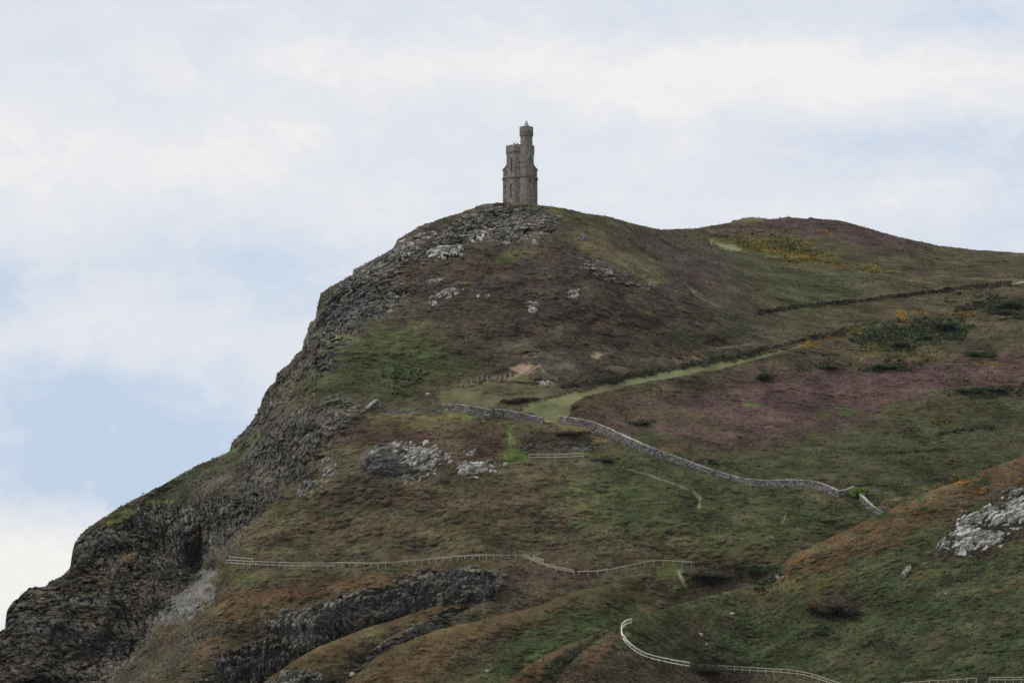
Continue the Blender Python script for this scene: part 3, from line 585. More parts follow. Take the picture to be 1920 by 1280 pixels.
# ------------------------------------------------------------------ build the ground
SP = 1.35
INFO = {}
tuft_pool = []
def build_layer(L, name, label=None):
    u0, u1 = RNG[L]
    us = np.concatenate([np.arange(u0, -12, 7.0), np.arange(max(u0, -12), min(u1, 1935), SP), np.arange(max(1935, u0), u1 + 8, 7.0)])
    us = us[(us >= u0) & (us <= u1 + 8)]
    e = EDGE[L](us); bt = BOT[L](us)
    nr = int(np.ceil((bt - e).max() / SP)) + 1 if L != 'A' else int(np.ceil(np.percentile(bt - e, 75) / SP)) + 1
    tt = np.linspace(0, 1, nr) ** 1.0
    u = np.broadcast_to(us[None], (nr, len(us))).copy(); v = e[None] + (bt - e)[None] * tt[:, None]
    if L == 'A':     # rows follow the skyline closely only near it, a smoothed line further down
        kk = np.exp(-np.linspace(-2, 2, 61) ** 2); kk /= kk.sum(); es = np.convolve(np.pad(e, 30, 'edge'), kk, 'valid')
        es = np.maximum(es, e - 10) + 26; es = np.minimum(es, bt - 8); n_a = 46; n_b = nr - n_a
        v = np.concatenate([e[None] + (es - e)[None] * np.linspace(0, 1, n_a)[:, None], es[None] + (bt - es)[None] * np.linspace(0, 1, n_b + 1)[1:, None]])
    Y = YFN[L](u, v)
    d = v - e[None]
    pt = point(u, v, Y).astype(np.float32)
    n1 = fbm(pt, (11, 11, 7), 0, 2); n2 = fbm(pt, (3.2, 3.2, 1.8), 11, 2); n3 = fbm(pt, (9, 9, 5), 31, 2); n4 = fbm(pt, (1.8, 1.8, .9), 47, 2)
    n5 = fbm(pt, (2.6, 2.6, .55), 211, 2)
    C, rock, veg, cls = paint(L, u, v, n1, n2, n3, n4, n5)
    # relief: rock buttresses and recesses, low swells in the vegetation
    rid = fbm(pt, (10, 40, 15), 71, 1); ridg = (1 - 2 * np.abs(rid))
    big = fbm(pt, (26, 30, 18), 91, 3)
    fade = np.clip(d / 14, 0, 1) if L == 'A' else np.clip(d / 6, 0, 1)
    fold = fbm(pt, (14, 60, 9), 133, 3); fold2 = fbm(pt, (5, 14, 2.6), 151, 2)
    Y = Y - fade * (1 - rock) * (1.3 * fold + .42 * fold2 * np.clip(veg * 2, 0, 1))
    Y = Y - fade * (rock * ((3.0 if L == 'A' else 1.2) * np.where((u > 470) & (v > 1000), .25, 1) * (ridg - .45) + 2.6 * big) + 1.5 * big + .5 * n1)
    # jointed rock: tilted blocks at two sizes along the dip
    wx, wz = pt[..., 0] + 2.2 * n1 + .5 * n2, pt[..., 2] + .35 * pt[..., 1] + 1.8 * n3 + .4 * n4
    dip = R(24) * np.tanh((u - 420) / 120) if L == 'A' else R(18)
    ra, rb = wx * np.cos(dip) + wz * np.sin(dip), -wx * np.sin(dip) + wz * np.cos(dip)
    c1, a1, b1, g1, _ = cells(ra / 6.5, rb / 2.6, 5); c2, a2, b2, g2, _ = cells(ra / 2.1, rb / .75, 77)
    blk = 1.5 * (c1[..., 2] - .5) + 1.5 * (c1[..., 3] - .5) * a1 + 1.0 * (c1[..., 4] - .1) * b1 - 1.1 * np.exp(-(g1 / .09) ** 2)
    blk = blk + .8 * (c2[..., 2] - .5) + .6 * (c2[..., 3] - .5) * a2 + .7 * c2[..., 4] * b2 - .45 * np.exp(-(g2 / .13) ** 2)
    Y = Y - np.clip(d / 4, 0, 1) * rock * blk * (1.25 if L == 'A' else .9)
    tone = (.8 + .4 * c2[..., 3]) * (.82 + .36 * c1[..., 5]); tone = np.where((c2[..., 5] > .88) & (n2 > -.1), tone * 1.75, tone)
    C = C * (1 + (tone[..., None] - 1) * rock[..., None])
    # plant clumps: rounded cushions, each a little different
    cx, cz = pt[..., 0] + .7 * n4, pt[..., 1] * .9 + pt[..., 2] * .6 + .5 * n2
    h1, _, _, q1, r1 = cells(cx / 2.2, cz / 1.35, 31); h2, _, _, _, r2_ = cells(cx / .95, cz / .6, 9)
    far_ = np.clip((Y - 735) / 120, 0, 1) * (u > 1050)
    h3, _, _, _, r3 = cells(cx / 5.5, cz / 2.4, 51)
    Y = Y - 1.3 * np.exp(-((v - np.interp(u, [1420,1500,1600,1700,1800,1890,2000], [583,571,562,549,538,529,524])) / 4.5) ** 2) * (u > 1430) * (L == 'A')
    cush = far_ * 1.5 * (.65 - r3) * (.3 + h3[..., 2]) + (.85 * (.7 - r1) + .36 * (.7 - r2_)) * (.4 + .9 * h1[..., 2])
    vm2 = (1 - rock) * np.clip(veg * 1.6, 0, 1)
    Y = Y - np.clip(d / 3, .15, 1) * vm2 * cush
    tn_ = (.84 + .32 * h1[..., 3]) * (.88 + .24 * h2[..., 3]) * (1 + far_ * (.36 * h3[..., 3] - .18)) * (1 + .16 * np.clip(fold2 * 1.5, -1, 1)); C = C * (1 + (tn_[..., None] - 1) * vm2[..., None])  # fold shading put into the colour too: swells lighter, hollows darker
    wmix = (np.clip((h1[..., 4] - .72) * 6, 0, 1) * .35 * vm2)[..., None]; C = C * (1 - wmix) + srgb((78, 70, 50)).astype(np.float32) * wmix
    if L == 'A':
        Y = Y + 5 * np.exp(-d / 9) * np.clip((u - 430) / 200, 0, 1) * (np.abs(u - 975) > 0) * np.clip(np.abs(u - 975) / 60 - .6, 0, 1)
        # the domed rock on the slope, undercut below
        x = (u - 738) / 64; y = (v - 860) / 31; r2 = x * x + y * y
        Y = Y - np.where(r2 < 1, 2.6 * np.sqrt(np.maximum(1 - r2, 0)), 0)
        cave = np.exp(-(((u - 372) / 22) ** 2 + ((v - 1062) / 34) ** 2)); Y = Y + 7 * cave
        rib = np.exp(-(((u - 340 + (v - 1030) * .1) / 26) ** 2 + ((v - 1020) / 60) ** 2)); Y = Y - 6 * rib
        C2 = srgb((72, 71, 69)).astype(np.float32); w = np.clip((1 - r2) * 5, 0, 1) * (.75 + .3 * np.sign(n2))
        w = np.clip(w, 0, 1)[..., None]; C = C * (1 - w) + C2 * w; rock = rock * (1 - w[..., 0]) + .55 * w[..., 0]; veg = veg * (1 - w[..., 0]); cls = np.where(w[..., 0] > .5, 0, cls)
    else:
        Y = Y + 3.0 * np.exp(-d / 7)
    pt = point(u, v, Y).astype(np.float32)
    INFO[L] = dict(us=us, V=v, Y=Y)
    Ca = C * K_ALB
    # plain variation of plant growth, patch by patch
    Ca = Ca * np.clip(1 + .30 * n3 + .22 * n1, .6, 1.5)[..., None]
    # back of the hill and skirt
    bk = [(2, -.1), (10, -.6), (28, -2.5), (60, -14), (130, -50), (280, -130)] if L == 'A' else [(1, -.3), (3.5, -2.2), (9, -7), (20, -17)]
    bk = [(0, 0)] + bk; kb = 46 if L == 'A' else 10
    f_ = np.linspace(0, 1, kb + 1)[1:] ** 1.5 * (len(bk) - 1); bi = np.arange(len(bk))
    oa, ob = np.interp(f_, bi, [q[0] for q in bk]), np.interp(f_, bi, [q[1] for q in bk]); back = []
    for (a, b) in zip(oa[::-1], ob[::-1]):
        q = pt[0].copy(); q[:, 1] += a; q[:, 0] *= (q[:, 1] / pt[0][:, 1]); q[:, 2] += b; back.append(q)
    back = np.stack(back); bn = fbm(back, (16, 16, 11), 7, 3); bn2 = fbm(back, (4, 4, 2.5), 17, 2); gr = np.clip(np.linspace(1.4, 0, kb), 0, 1)[:, None]
    back[..., 2] = np.maximum(back[..., 2] - gr * (1.5 + 2.5 * np.abs(bn) + .8 * bn2), -4)
    rk_ = np.clip(np.abs(np.gradient(e, us))[None] * 1.3 - .2 + bn, 0, 1) * gr; rk_ = rk_ + (rock[:1] * (1 - gr))
    Cb = srgb((66, 60, 46)) * (1 - rk_[..., None]) + srgb((70, 68, 63)) * rk_[..., None]; Cb = Cb * (1 + .25 * bn2[..., None]) * K_ALB
    Cb = Cb * gr[..., None] + Ca[:1] * (1 - gr[..., None]); vb_ = .6 * (1 - rk_) * gr + veg[:1] * (1 - gr)
    sk = pt[-1].copy(); sk[:, 1] -= 6; sk[:, 2] = np.maximum(sk[:, 2] - 6, -4); sk2 = pt[-1].copy(); sk2[:, 1] -= 20; sk2[:, 2] = -4
    full = np.concatenate([back, pt, sk[None], sk2[None]], 0)
    rep = lambda B, A: np.concatenate([B, A, np.repeat(A[-1:], 2, 0)], 0).astype(np.float32)
    Cf, rf, vf = rep(Cb, Ca), rep(rk_, rock), rep(vb_, veg)
    h, w_ = full.shape[:2]
    idx = np.arange(h * w_).reshape(h, w_)
    F = np.stack([idx[:-1, :-1], idx[1:, :-1], idx[1:, 1:], idx[:-1, 1:]], -1).reshape(-1, 4)
    me = mesh_from(name, full.reshape(-1, 3), F, M_HILL, True, dict(cover=('FLOAT_COLOR', Cf.reshape(-1, 3)), rock=('FLOAT', rf.ravel()), veg=('FLOAT', vf.ravel())))
    link(name, me, kind='structure')
    # normals for planting
    gu = np.gradient(pt, axis=1); gv = np.gradient(pt, axis=0); nn = np.cross(gv, gu); nn /= np.linalg.norm(nn, axis=2, keepdims=True) + 1e-9
    nn *= np.sign(-nn[..., 1:2] + 1e-9)
    vis = (v > e[None] + .5) & (v < 1300) & (u > -15) & (u < 1935) & (veg > .1) & (cls > 0) & (rock < .6)
    # keep only what the nearer ridges leave in view
    for L2, ee in EDGE.items():
        if L2 == L or 'ABCDF'.index(L2) < 'ABCDF'.index(L): continue
        a, b = RNG[L2]; vis &= ~((u > a) & (u < b) & (v > ee(u) + 6) & (Y > YFN[L2](u, v)))
    tuft_pool.append((pt[vis], nn[vis], Ca[vis], veg[vis], cls[vis]))
def ground(L, u, v):
    """world point on the built ground of a layer for a direction"""
    I = INFO[L]; us = I['us']; j = float(np.interp(u, us, np.arange(len(us)))); j0 = int(min(max(j, 0), len(us) - 2)); fj = j - j0
    def at(k):
        return float(np.interp(v, I['V'][:, k], I['Y'][:, k]))
    Yv = at(j0) * (1 - fj) + at(j0 + 1) * fj
    return Vector(point(u, v, Yv))
build_layer('A', 'hill'); build_layer('B', 'ridge'); build_layer('C', 'slope'); build_layer('D', 'spur'); build_layer('F', 'hillside')

# sea
m, t, b, o = newmat('sea_water'); b.inputs['Base Color'].default_value = (.02, .05, .06, 1); b.inputs['Roughness'].default_value = .12; b.inputs['Specular IOR Level'].default_value = .5
g = t.nodes.new('ShaderNodeTexCoord').outputs['Object']; n = tex(t, 'ShaderNodeTexNoise', g, .25, Detail=6.0); bm = t.nodes.new('ShaderNodeBump'); bm.inputs['Strength'].default_value = .5
t.links.new(n.outputs['Fac'], bm.inputs['Height']); t.links.new(bm.outputs[0], b.inputs['Normal'])
S = 30000.0
link('sea', mesh_from('sea', np.array([(-S,-S,0),(S,-S,0),(S,S,0),(-S,S,0)]), np.array([[0,1,2,3]]), m, False), kind='structure')

# ------------------------------------------------------------------ plant cover: many small leafy sprays
pp = [np.concatenate([q[i] for q in tuft_pool]) for i in range(5)]
def sprays(mask, n, name, label, hmul=1.0, spread=.7, jit=.13):
    ids = np.nonzero(mask)[0]
    if not len(ids): return
    ids = rng.choice(ids, min(n, len(ids) * 2))
    p, nn, C, vg = pp[0][ids], pp[1][ids], pp[2][ids], pp[3][ids]
    k = len(ids)
    up = nn * .45 + np.array([.2, 0, .3]) + rng.normal(0, .5, (k, 3)); up /= np.linalg.norm(up, axis=1)[:, None]
    base = p + nn * (rng.uniform(.0, .25, k) * vg)[:, None] + rng.normal(0, .12, (k, 3))
    hh = (.12 + .20 * rng.random(k)) * (.6 + .6 * vg) * hmul
    vs = []; 
    for q in range(3):
        side = np.cross(up, nn) + rng.normal(0, .22, (k, 3)); side /= np.linalg.norm(side, axis=1)[:, None]
        wd = hh * spread * (.6 + .8 * rng.random(k))
        a = base - side * wd[:, None]; b_ = base + side * wd[:, None]
        tip = base + (up + side * rng.uniform(-.5, .5, (k, 1))) * hh[:, None]
        vs.append(np.stack([a, b_, tip], 1))
    V = np.stack(vs, 1).reshape(-1, 3)
    F = np.arange(len(V)).reshape(-1, 3)
    cj = np.exp(rng.normal(.14, jit, (k, 1))) * (1 + rng.normal(0, .05, (k, 3)))
    CC = np.repeat(np.clip(C * cj, .004, .6), 9, axis=0)
    link(name, mesh_from(name, V, F, M_LEAF, False, dict(cover=('FLOAT_COLOR', CC))), label=label, kind='stuff')
sprays(pp[4] == 1, 50000, 'heather', 'dark and purple heather covering the headland slopes')
sprays(pp[4] == 2, 60000, 'bracken', 'green and brown bracken covering the lower slopes')
sprays(pp[4] == 3, 36000, 'grass', 'rough pale and bright grass among the heather', .8, .22)
sprays(pp[4] == 4, 40000, 'gorse', 'dark green gorse with yellow flower patches and scrubby banks', 1.3)
del tuft_pool, pp

# ------------------------------------------------------------------ mesh helpers
class MB:
    def __init__(s): s.v = []; s.f = []
    def add(s, v, f):
        o = len(s.v); s.v += [tuple(q) for q in v]; s.f += [tuple(i + o for i in q) for q in f]; return s
    def box(s, c, sz, rz=0, tilt=0):
        c = Vector(c); pts = []
        for z in (-1, 1):
            for (x, y) in ((-1,-1),(1,-1),(1,1),(-1,1)):
                q = Vector((x * sz[0] / 2, y * sz[1] / 2, z * sz[2] / 2)); 
                if tilt: q = Vector((q.x * math.cos(tilt) + q.z * math.sin(tilt), q.y, -q.x * math.sin(tilt) + q.z * math.cos(tilt)))
                pts.append(c + Vector((q.x * math.cos(rz) - q.y * math.sin(rz), q.x * math.sin(rz) + q.y * math.cos(rz), q.z)))
        return s.add(pts, [(3,2,1,0),(4,5,6,7),(0,1,5,4),(1,2,6,5),(2,3,7,6),(3,0,4,7)])
    def beam(s, a, b, w, h):
        a, b = Vector(a), Vector(b); d = (b - a).normalized(); sd_ = d.cross(Vector((0, 0, 1)))
        sd_ = sd_.normalized() if sd_.length > .01 else Vector((1, 0, 0)); up = sd_.cross(d)
        pts = [p + sd_ * x * w / 2 + up * z * h / 2 for p in (a, b) for (x, z) in ((-1,-1),(1,-1),(1,1),(-1,1))]
        return s.add(pts, [(3,2,1,0),(4,5,6,7),(0,1,5,4),(1,2,6,5),(2,3,7,6),(3,0,4,7)])
    def prism(s, prof, n, c=(0, 0), rot=0, sc=(1, 1), cap=True):   # prof: (radius, z) list bottom to top
        v = [(c[0] + r * sc[0] * math.cos(rot + 2 * math.pi * i / n), c[1] + r * sc[1] * math.sin(rot + 2 * math.pi * i / n), z) for (r, z) in prof for i in range(n)]
        f = [(j * n + i, j * n + (i + 1) % n, (j + 1) * n + (i + 1) % n, (j + 1) * n + i) for j in range(len(prof) - 1) for i in range(n)]
        if cap: f += [tuple(range(n))[::-1], tuple((len(prof) - 1) * n + i for i in range(n))]
        return s.add(v, f)
    def obj(s, name, mat, parent=None, smooth=False, **kw):
        me = bpy.data.meshes.new(name); me.from_pydata(s.v, [], s.f); me.materials.append(mat)
        if smooth: me.polygons.foreach_set('use_smooth', [True] * len(me.polygons))
        me.update(); return link(name, me, parent, **kw)
def empty(name, loc, label, cat, group=None, rz=0):
    o = link(name, None, None, label, cat, group, loc=loc); o.rotation_euler = (0, 0, rz); o.empty_display_size = .5; return o

# ------------------------------------------------------------------ tower
TY = 803.0
ax_, bz_ = ray(975.3, 384.0)
tz = CAMZ + float(bz_) * 797.5
tx = float(ax_) * TY
tower = empty('stone_tower', (tx, TY, tz), 'grey stone lookout tower with a taller round stair turret, on the summit of the headland', 'tower')
PX = TY / cp / FPX       # metres per photo pixel at the tower
def hz(v): return (384.0 - v) * PX * 1.0 + 0.55 * 0
ROT = R(22.5)
b_ = MB(); b_.prism([(3.78,-2),(3.7,0),(3.62,hz(331)),(3.56,hz(329)),(3.5,hz(281))], 8, rot=ROT).obj('tower_body', M_TOWER, tower)
p_ = MB(); p_.prism([(3.5,hz(281)+.003),(3.64,hz(279)),(3.67,hz(274)),(3.65,hz(268.2)),(3.55,hz(266.6)),(3.0,hz(266.6)),(3.0,hz(270))], 8, rot=ROT).obj('parapet', M_TOWER, tower)
tcx, tcy, tr = (987 - 975.3) * PX, -3.45, 1.50
q_ = MB(); q_.prism([(tr+.06,-2),(tr+.03,hz(331)),(tr-.02,hz(329)),(tr-.06,hz(253))], 16, c=(tcx, tcy)).obj('stair_turret', M_TOWER, tower)
q_ = MB(); q_.prism([(tr-.05,hz(253)+.003),(tr+.04,hz(252)),(tr+.04,hz(245.5)),(tr+.12,hz(244.5)),(tr+.13,hz(236)),(tr+.08,hz(234.3)),(tr-.35,hz(234.3)),(tr-.35,hz(236))], 16, c=(tcx, tcy)).obj('turret_parapet', M_TOWER, tower)
for i in range(9):
    a = R(180 + 22.5 * i)
    MB().box((tcx + (tr + .06) * math.cos(a), tcy + (tr + .06) * math.sin(a), hz(248.5)), (.14, .14, .75), a).obj('corbel', M_TRIM, tower)
q_ = MB(); q_.prism([(.72,hz(236)),(.68,hz(234)),(.36,hz(226.5)),(.12,hz(222.8)),(.10,hz(222.4)),(.03,hz(221))], 16, c=(tcx, tcy)).obj('spire', M_SPIRE, tower)
# buttresses at the sides and back
for k, a in enumerate((R(180), R(0), R(90), R(232))):
    rb = 4.12 if k < 2 else 3.98
    w = 1.25 if k < 2 else .7
    cx_, sx_ = math.cos(a), math.sin(a); sd_ = (-sx_, cx_)
    if k == 3: continue
    prof = [(rb + .10, -2), (rb, 0), (rb - .02, hz(331)), (rb - .07, hz(329)), (rb - .09, hz(311.5)), (3.30, hz(303))]
    vs = []
    for (r, z) in prof:
        for sg in (-1, 1): vs.append((r * cx_ + sg * w * sd_[0], r * sx_ + sg * w * sd_[1], z))
    for (r, z) in prof:
        for sg in (-1, 1): vs.append((3.0 * cx_ + sg * w * sd_[0], 3.0 * sx_ + sg * w * sd_[1], z))
    n_ = len(prof); fs = []
    for j in range(n_ - 1):
        a0, a1, c0, c1 = 2*j, 2*j+1, 2*n_+2*j, 2*n_+2*j+1
        fs += [(a0, a1, a1+2, a0+2), (a1, c1, c1+2, a1+2), (c0, a0, a0+2, c0+2)]
    fs += [(2*n_-2, 2*n_-1, 4*n_-1, 4*n_-2)]
    MB().add(vs, fs).obj('buttress', M_TOWER, tower)
    cm = MB(); cm.box(((rb + .04 - .35) * cx_, (rb + .04 - .35) * sx_, hz(311.3)), (.78, 2 * w + .12, .16), a).obj('buttress_cap', M_TRIM, tower)
# string course wraps body, turret and buttresses
sc_ = MB(); z = hz(329.2)
sc_.prism([(3.5, z - .2), (3.76, z - .1), (3.76, z + .1), (3.5, z + .2)], 8, rot=ROT, cap=False)
sc_.prism([(tr, z - .2), (tr + .15, z - .1), (tr + .15, z + .1), (tr, z + .2)], 16, c=(tcx, tcy), cap=False)
for sx_ in (-1, 1): sc_.box((sx_ * (4.12 - .4), 0, z), (1.1, 2.7, .26))
sc_.obj('string_course', M_TRIM, tower)
cr = MB(); cr.prism([(3.44, hz(282.5)), (3.6, hz(281.6)), (3.6, hz(280.6)), (3.44, hz(280))], 8, rot=ROT, cap=False).obj('parapet_moulding', M_TRIM, tower)
def slit(u, v0, v1, r, c, w, n=None):
    # a slit opening on a wall that faces the camera
    x = (u - 975.3) * PX; 
    if n: # polygonal body: distance of the wall along this direction
        y = None
        for i in range(n):
            a, bq = ROT + 2*math.pi*i/n, ROT + 2*math.pi*(i+1)/n
            x1, y1, x2, y2 = r*math.cos(a), r*math.sin(a), r*math.cos(bq), r*math.sin(bq)
            if min(x1, x2) <= x <= max(x1, x2) and (y1 + y2) < 0:
                y = y1 + (y2 - y1) * (x - x1) / (x2 - x1); nrm = math.atan2((y1+y2)/2, (x1+x2)/2)
    else:
        dx = x - c[0]; y = c[1] - math.sqrt(r*r - dx*dx); nrm = math.atan2(y - c[1], dx)
    z0, z1 = hz(v1), hz(v0); rz = nrm + R(90)
    o_ = MB().box((x, y, (z0+z1)/2), (w, .10, z1 - z0), rz).obj('window', M_DARK, tower)
    fr = MB(); ca, sa = math.cos(rz), math.sin(rz)
    for sg in (-1, 1):
        d = sg * (w / 2 + .05); fr.box((x + d*ca, y + d*sa, (z0+z1)/2), (.10, .22, z1 - z0 + .2), rz)
    fr.box((x, y, z1 + .06), (w, .22, .12), rz); fr.box((x, y, z0 - .06), (w, .22, .12), rz)
    fr.obj('window_frame', M_TOWER, o_)
slit(959.3, 291.5, 318, 3.53, None, .3, 8); slit(957.8, 340.5, 365.5, 3.66, None, .3, 8)
slit(993.6, 292, 301, tr - .03, (tcx, tcy), .2); slit(993, 330.8, 339.4, tr + .02, (tcx, tcy), .34)
for (u, v, w) in ((969, 309, .9), (969.7, 342.5, .55)):
    MB().box(((u - 975.3) * PX, -3.2, hz(v)), (w, .5, .16), 0).obj('ledge', M_SPIRE, tower)
MB().box(((993 - 975.3) * PX, tcy - tr - .03, hz(341)), (.75, .16, .14), R(22)).obj('ledge', M_TRIM, tower)

# birds on the parapet
def bird(x, y, z, rz, lean, label):
    o = empty('bird', (x, y, z), label, 'bird', None, rz)
    mb = MB(); n = 10
    ring = [(-.42,.10,.015),(-.26,.13,.05),(-.10,.20,.105),(.04,.28,.115),(.14,.38,.085),(.18,.46,.05),(.215,.52,.058),(.25,.545,.045),(.30,.535,.018),(.35,.52,.004)]
    vs = []; fs = []
    for (x_, z_, r) in ring:
        z2 = z_ + max(x_, -.1) * lean
        for i in range(n):
            a = 2*math.pi*i/n; vs.append((x_, r*math.cos(a), z2 + r*math.sin(a)*1.05))
    for j in range(len(ring)-1):
        for i in range(n): fs.append((j*n+i, j*n+(i+1)%n, (j+1)*n+(i+1)%n, (j+1)*n+i))
    fs += [tuple(range(n))[::-1], tuple((len(ring)-1)*n+i for i in range(n))]
    mb.add(vs, fs)
    mb.obj('bird_body', M_BIRD, o, smooth=True)
    for sg in (-1, 1): MB().beam((0, sg*.05, 0), (.01, sg*.05, .2), .02, .02).obj('leg', M_BIRD, o)
    for sg in (-1, 1): MB().add([(.10,sg*.112,.30),(-.02,sg*.125,.18),(-.34,sg*.05,.08),(-.20,sg*.11,.24),(.10,sg*.09,.32),(-.02,sg*.10,.2),(-.34,sg*.03,.09),(-.20,sg*.08,.25)], [(0,1,2,3),(7,6,5,4),(0,3,7,4),(1,0,4,5),(2,1,5,6),(3,2,6,7)]).obj('wing', M_BIRD, o)
zp = hz(266.6)
bird(tx + (963.4-975.3)*PX, TY - 3.0, tz + zp, R(170), .5, 'black bird upright on the tower parapet, the left one of two')
bird(tx + (969.3-975.3)*PX, TY - 3.1, tz + zp, R(165), 1.2, 'black bird stretching its neck on the tower parapet beside the turret')

# ------------------------------------------------------------------ stone walls
def resample(pts, step):
    p = np.array(pts, float); d = np.r_[0, np.cumsum(np.hypot(*np.diff(p, axis=0).T))]
    n = max(2, int(d[-1] / step) + 1); s = np.linspace(0, d[-1], n)
    return np.stack([np.interp(s, d, p[:, 0]), np.interp(s, d, p[:, 1])], -1)
def wall(L, base, h, thick, label, rough=.025, cope=True, ruin=0.0):
    """base: (u,v) of the wall foot; h: height in metres (may vary along)"""
    q = resample(base, 4.0); G = [ground(L, *p) for p in q]; n = len(G)
    H = np.interp(np.linspace(0, 1, n), np.linspace(0, 1, len(h)), h)
    # smooth the foot line so that the wall runs evenly
    A = np.array([tuple(g) for g in G]); 
    for _ in range(6): A[1:-1] = .25*A[:-2] + .5*A[1:-1] + .25*A[2:]
    th = MB(); cp_ = MB()
    root = empty('stone_wall', tuple(A[0]), label, 'wall', 'dry stone walls across the headland')
    H = H * .88; thick = thick * .85
    tan = np.gradient(A, axis=0); nrm = np.stack([-tan[:, 1], tan[:, 0], 0*tan[:, 0]], 1); nrm /= np.linalg.norm(nrm, axis=1)[:, None]
    rows = 7; V = []; rr = np.random.default_rng(len(label))
    top = H * (1 + rr.normal(0, rough, n)) * (1 - ruin * rr.random(n))
    for sgn in (-1, 1):
        for j in range(rows):
            f = j / (rows - 1)
            z = -0.8 + f * (top + .8)
            P_ = A + nrm * (sgn * (thick/2) * (1.15 - .3*f)) [..., None] if False else A + nrm * (sgn * thick/2 * (1.15 - .3*f))
            P_ = P_ + rr.normal(0, .02, P_.shape); P_[:, 2] = A[:, 2] + z + (rr.normal(0, .04, n) if j < rows-1 else 0)
            V.append(P_)
    V = np.concatenate(V) - A[0]; F = []
    for s_ in range(2):
        o = s_*rows*n
        for j in range(rows-1):
            for i in range(n-1): F.append((o+j*n+i, o+j*n+i+1, o+(j+1)*n+i+1, o+(j+1)*n+i))
    a, c = (rows-1)*n, (2*rows-1)*n
    for i in range(n-1): F.append((a+i, a+i+1, c+i+1, c+i))
    for i in (0, n-1):
        for j in range(rows-1): F.append((j*n+i, (j+1)*n+i, rows*n+(j+1)*n+i, rows*n+j*n+i))
    MB().add([tuple(x) for x in V], F).obj('masonry', M_WALL, root)
    if cope:
        cb = MB()
        for i in range(n-1):
            p, r_ = Vector(A[i] - A[0]), Vector(A[i+1] - A[0]); p.z += top[i] + .09; r_.z += top[i+1] + .09
            m_ = (p + r_) / 2 + Vector((0, 0, rr.normal(0, .012))); d = (r_ - p)
            cb.beam(m_ - d*.5, m_ + d*.5, thick*rr.uniform(1.0, 1.2), .2*rr.uniform(.8, 1.2))
        cb.obj('coping', M_COPE, root)
    return root
wall('A', [(1049,790),(1106,803),(1146,821),(1193,842),(1237,858),(1292,877),(1339,892),(1394,907),(1437,911),(1485,911),(1529,916),(1558,926),(1574,933)],
     [1.2, 1.7, 2.0, 1.9, 1.7, 1.6, 1.4, 1.2, 1.15, 1.2, 1.5, 1.7, 1.5], .75, 'long grey stone wall with pale coping curving down the slope from the grass track')
wall('A', [(1574,931),(1586,928),(1601,923)], [1.3, 1.2, 1.3], .7, 'short stone wall piece climbing right from the end of the long curved wall')
wall('A', [(1614,939),(1624,950),(1634,957),(1646,964),(1664,972)], [1.6, 1.4, 1.2, 1.0, .9], .8, 'pale stone wall piece dropping behind the rust brown ridge at the right')
wall('A', [(928,780),(950,781),(985,788),(1018,796)], [1.6, 1.6, 1.5, 1.5], .65, 'straight stone wall ending beside the grass track')
wall('A', [(831,769),(860,772),(890,776),(923,782)], [1.4, 1.7, 1.7, 1.6], .65, 'straight stone wall left of the narrow wall gap, above bright green grass')
wall('A', [(708,773),(740,773),(780,773),(828,772)], [.8, .9, .7, .6], .8, 'low tumbled stone wall running left towards the cliff', .3, False, .5)
# ------------------------------------------------------------------ fences
def fence(L, base, label, step_m=1.4, h=1.15, rails=(1.08, .6), mat=None, group='timber fences along the coast path', name='timber_fence', rail=.15, pw=.12, rsec=.07, posts=True):
    mat = mat or M_WOODW
    q = resample(base, step_m * 9.0); A = np.array([tuple(ground(L, *p)) for p in q])
    for _ in range(2): A[1:-1] = .25*A[:-2] + .5*A[1:-1] + .25*A[2:]
    root = empty(name, tuple(A[0]), label, 'fence', group); rr = np.random.default_rng(len(base)); A = A - A[0]
    n = 0
    for a in A:
        if not posts: break
        n += 1
        MB().box(Vector(a) + Vector((0, 0, h/2 - .35 + rr.normal(0, .05))), (pw, pw, h + .7), rr.uniform(-.2, .2), rr.normal(0, .06)).obj('post', M_WOODG, root)
    for z in rails:
        rb = MB()
        for i in range(len(A) - 1):
            p, r_ = Vector(A[i]), Vector(A[i+1]); j1, j2 = rr.normal(0, .02, 2)
            d = (r_ - p).normalized()
            off = Vector((0, -pw/2 - .03, 0))
            rb.beam(p + Vector((0, 0, z + j1)) + off - d*.0, r_ + Vector((0, 0, z + j2)) + off, rsec, rail)
        rb.obj('rail', mat, root)
    return root
fence('A', [(423,1059),(440,1060),(470,1062),(520,1064),(560,1065),(600,1065),(626,1065)], 'white two-rail fence from the scree edge to the first change of rail', 1.25, rails=(1.12, .55))
fence('A', [(430,1053),(450,1054),(474,1056)], 'short rail set just behind the left end of the white fence', 2.2, rails=(1.0,), rsec=.05)
fence('A', [(628,1064),(660,1064),(700,1065),(725,1065),(754,1062),(800,1058),(837,1054),(887,1050),(975,1050),(980,1050)], 'pale single-rail fence in the middle of the slope, climbing gently to the right', 1.5, rails=(1.08,))
fence('A', [(980,1048),(998,1056),(1022,1067),(1052,1074),(1076,1078)], 'pale fence dipping to the right over red brown heather', 1.7, rails=(1.05, .7))
fence('A', [(1000,1051),(1006,1053),(1019,1058)], 'short pale rail above the dipping fence', 1.4, rails=(1.05, .7))
fence('A', [(1085,1079.5),(1106,1080.5),(1144,1077),(1190,1066),(1220,1059),(1247,1058),(1263,1060),(1297,1063)], 'thin pale fence arching over the dry grass to the small green gully', 1.9, rails=(1.0,), rail=.17)
fence('A', [(992,861),(1010,861),(1040,861),(1076,860),(1094,858)], 'pale two-rail fence below the dark heather hollow', 1.7, rails=(1.05, .45), rail=.17)
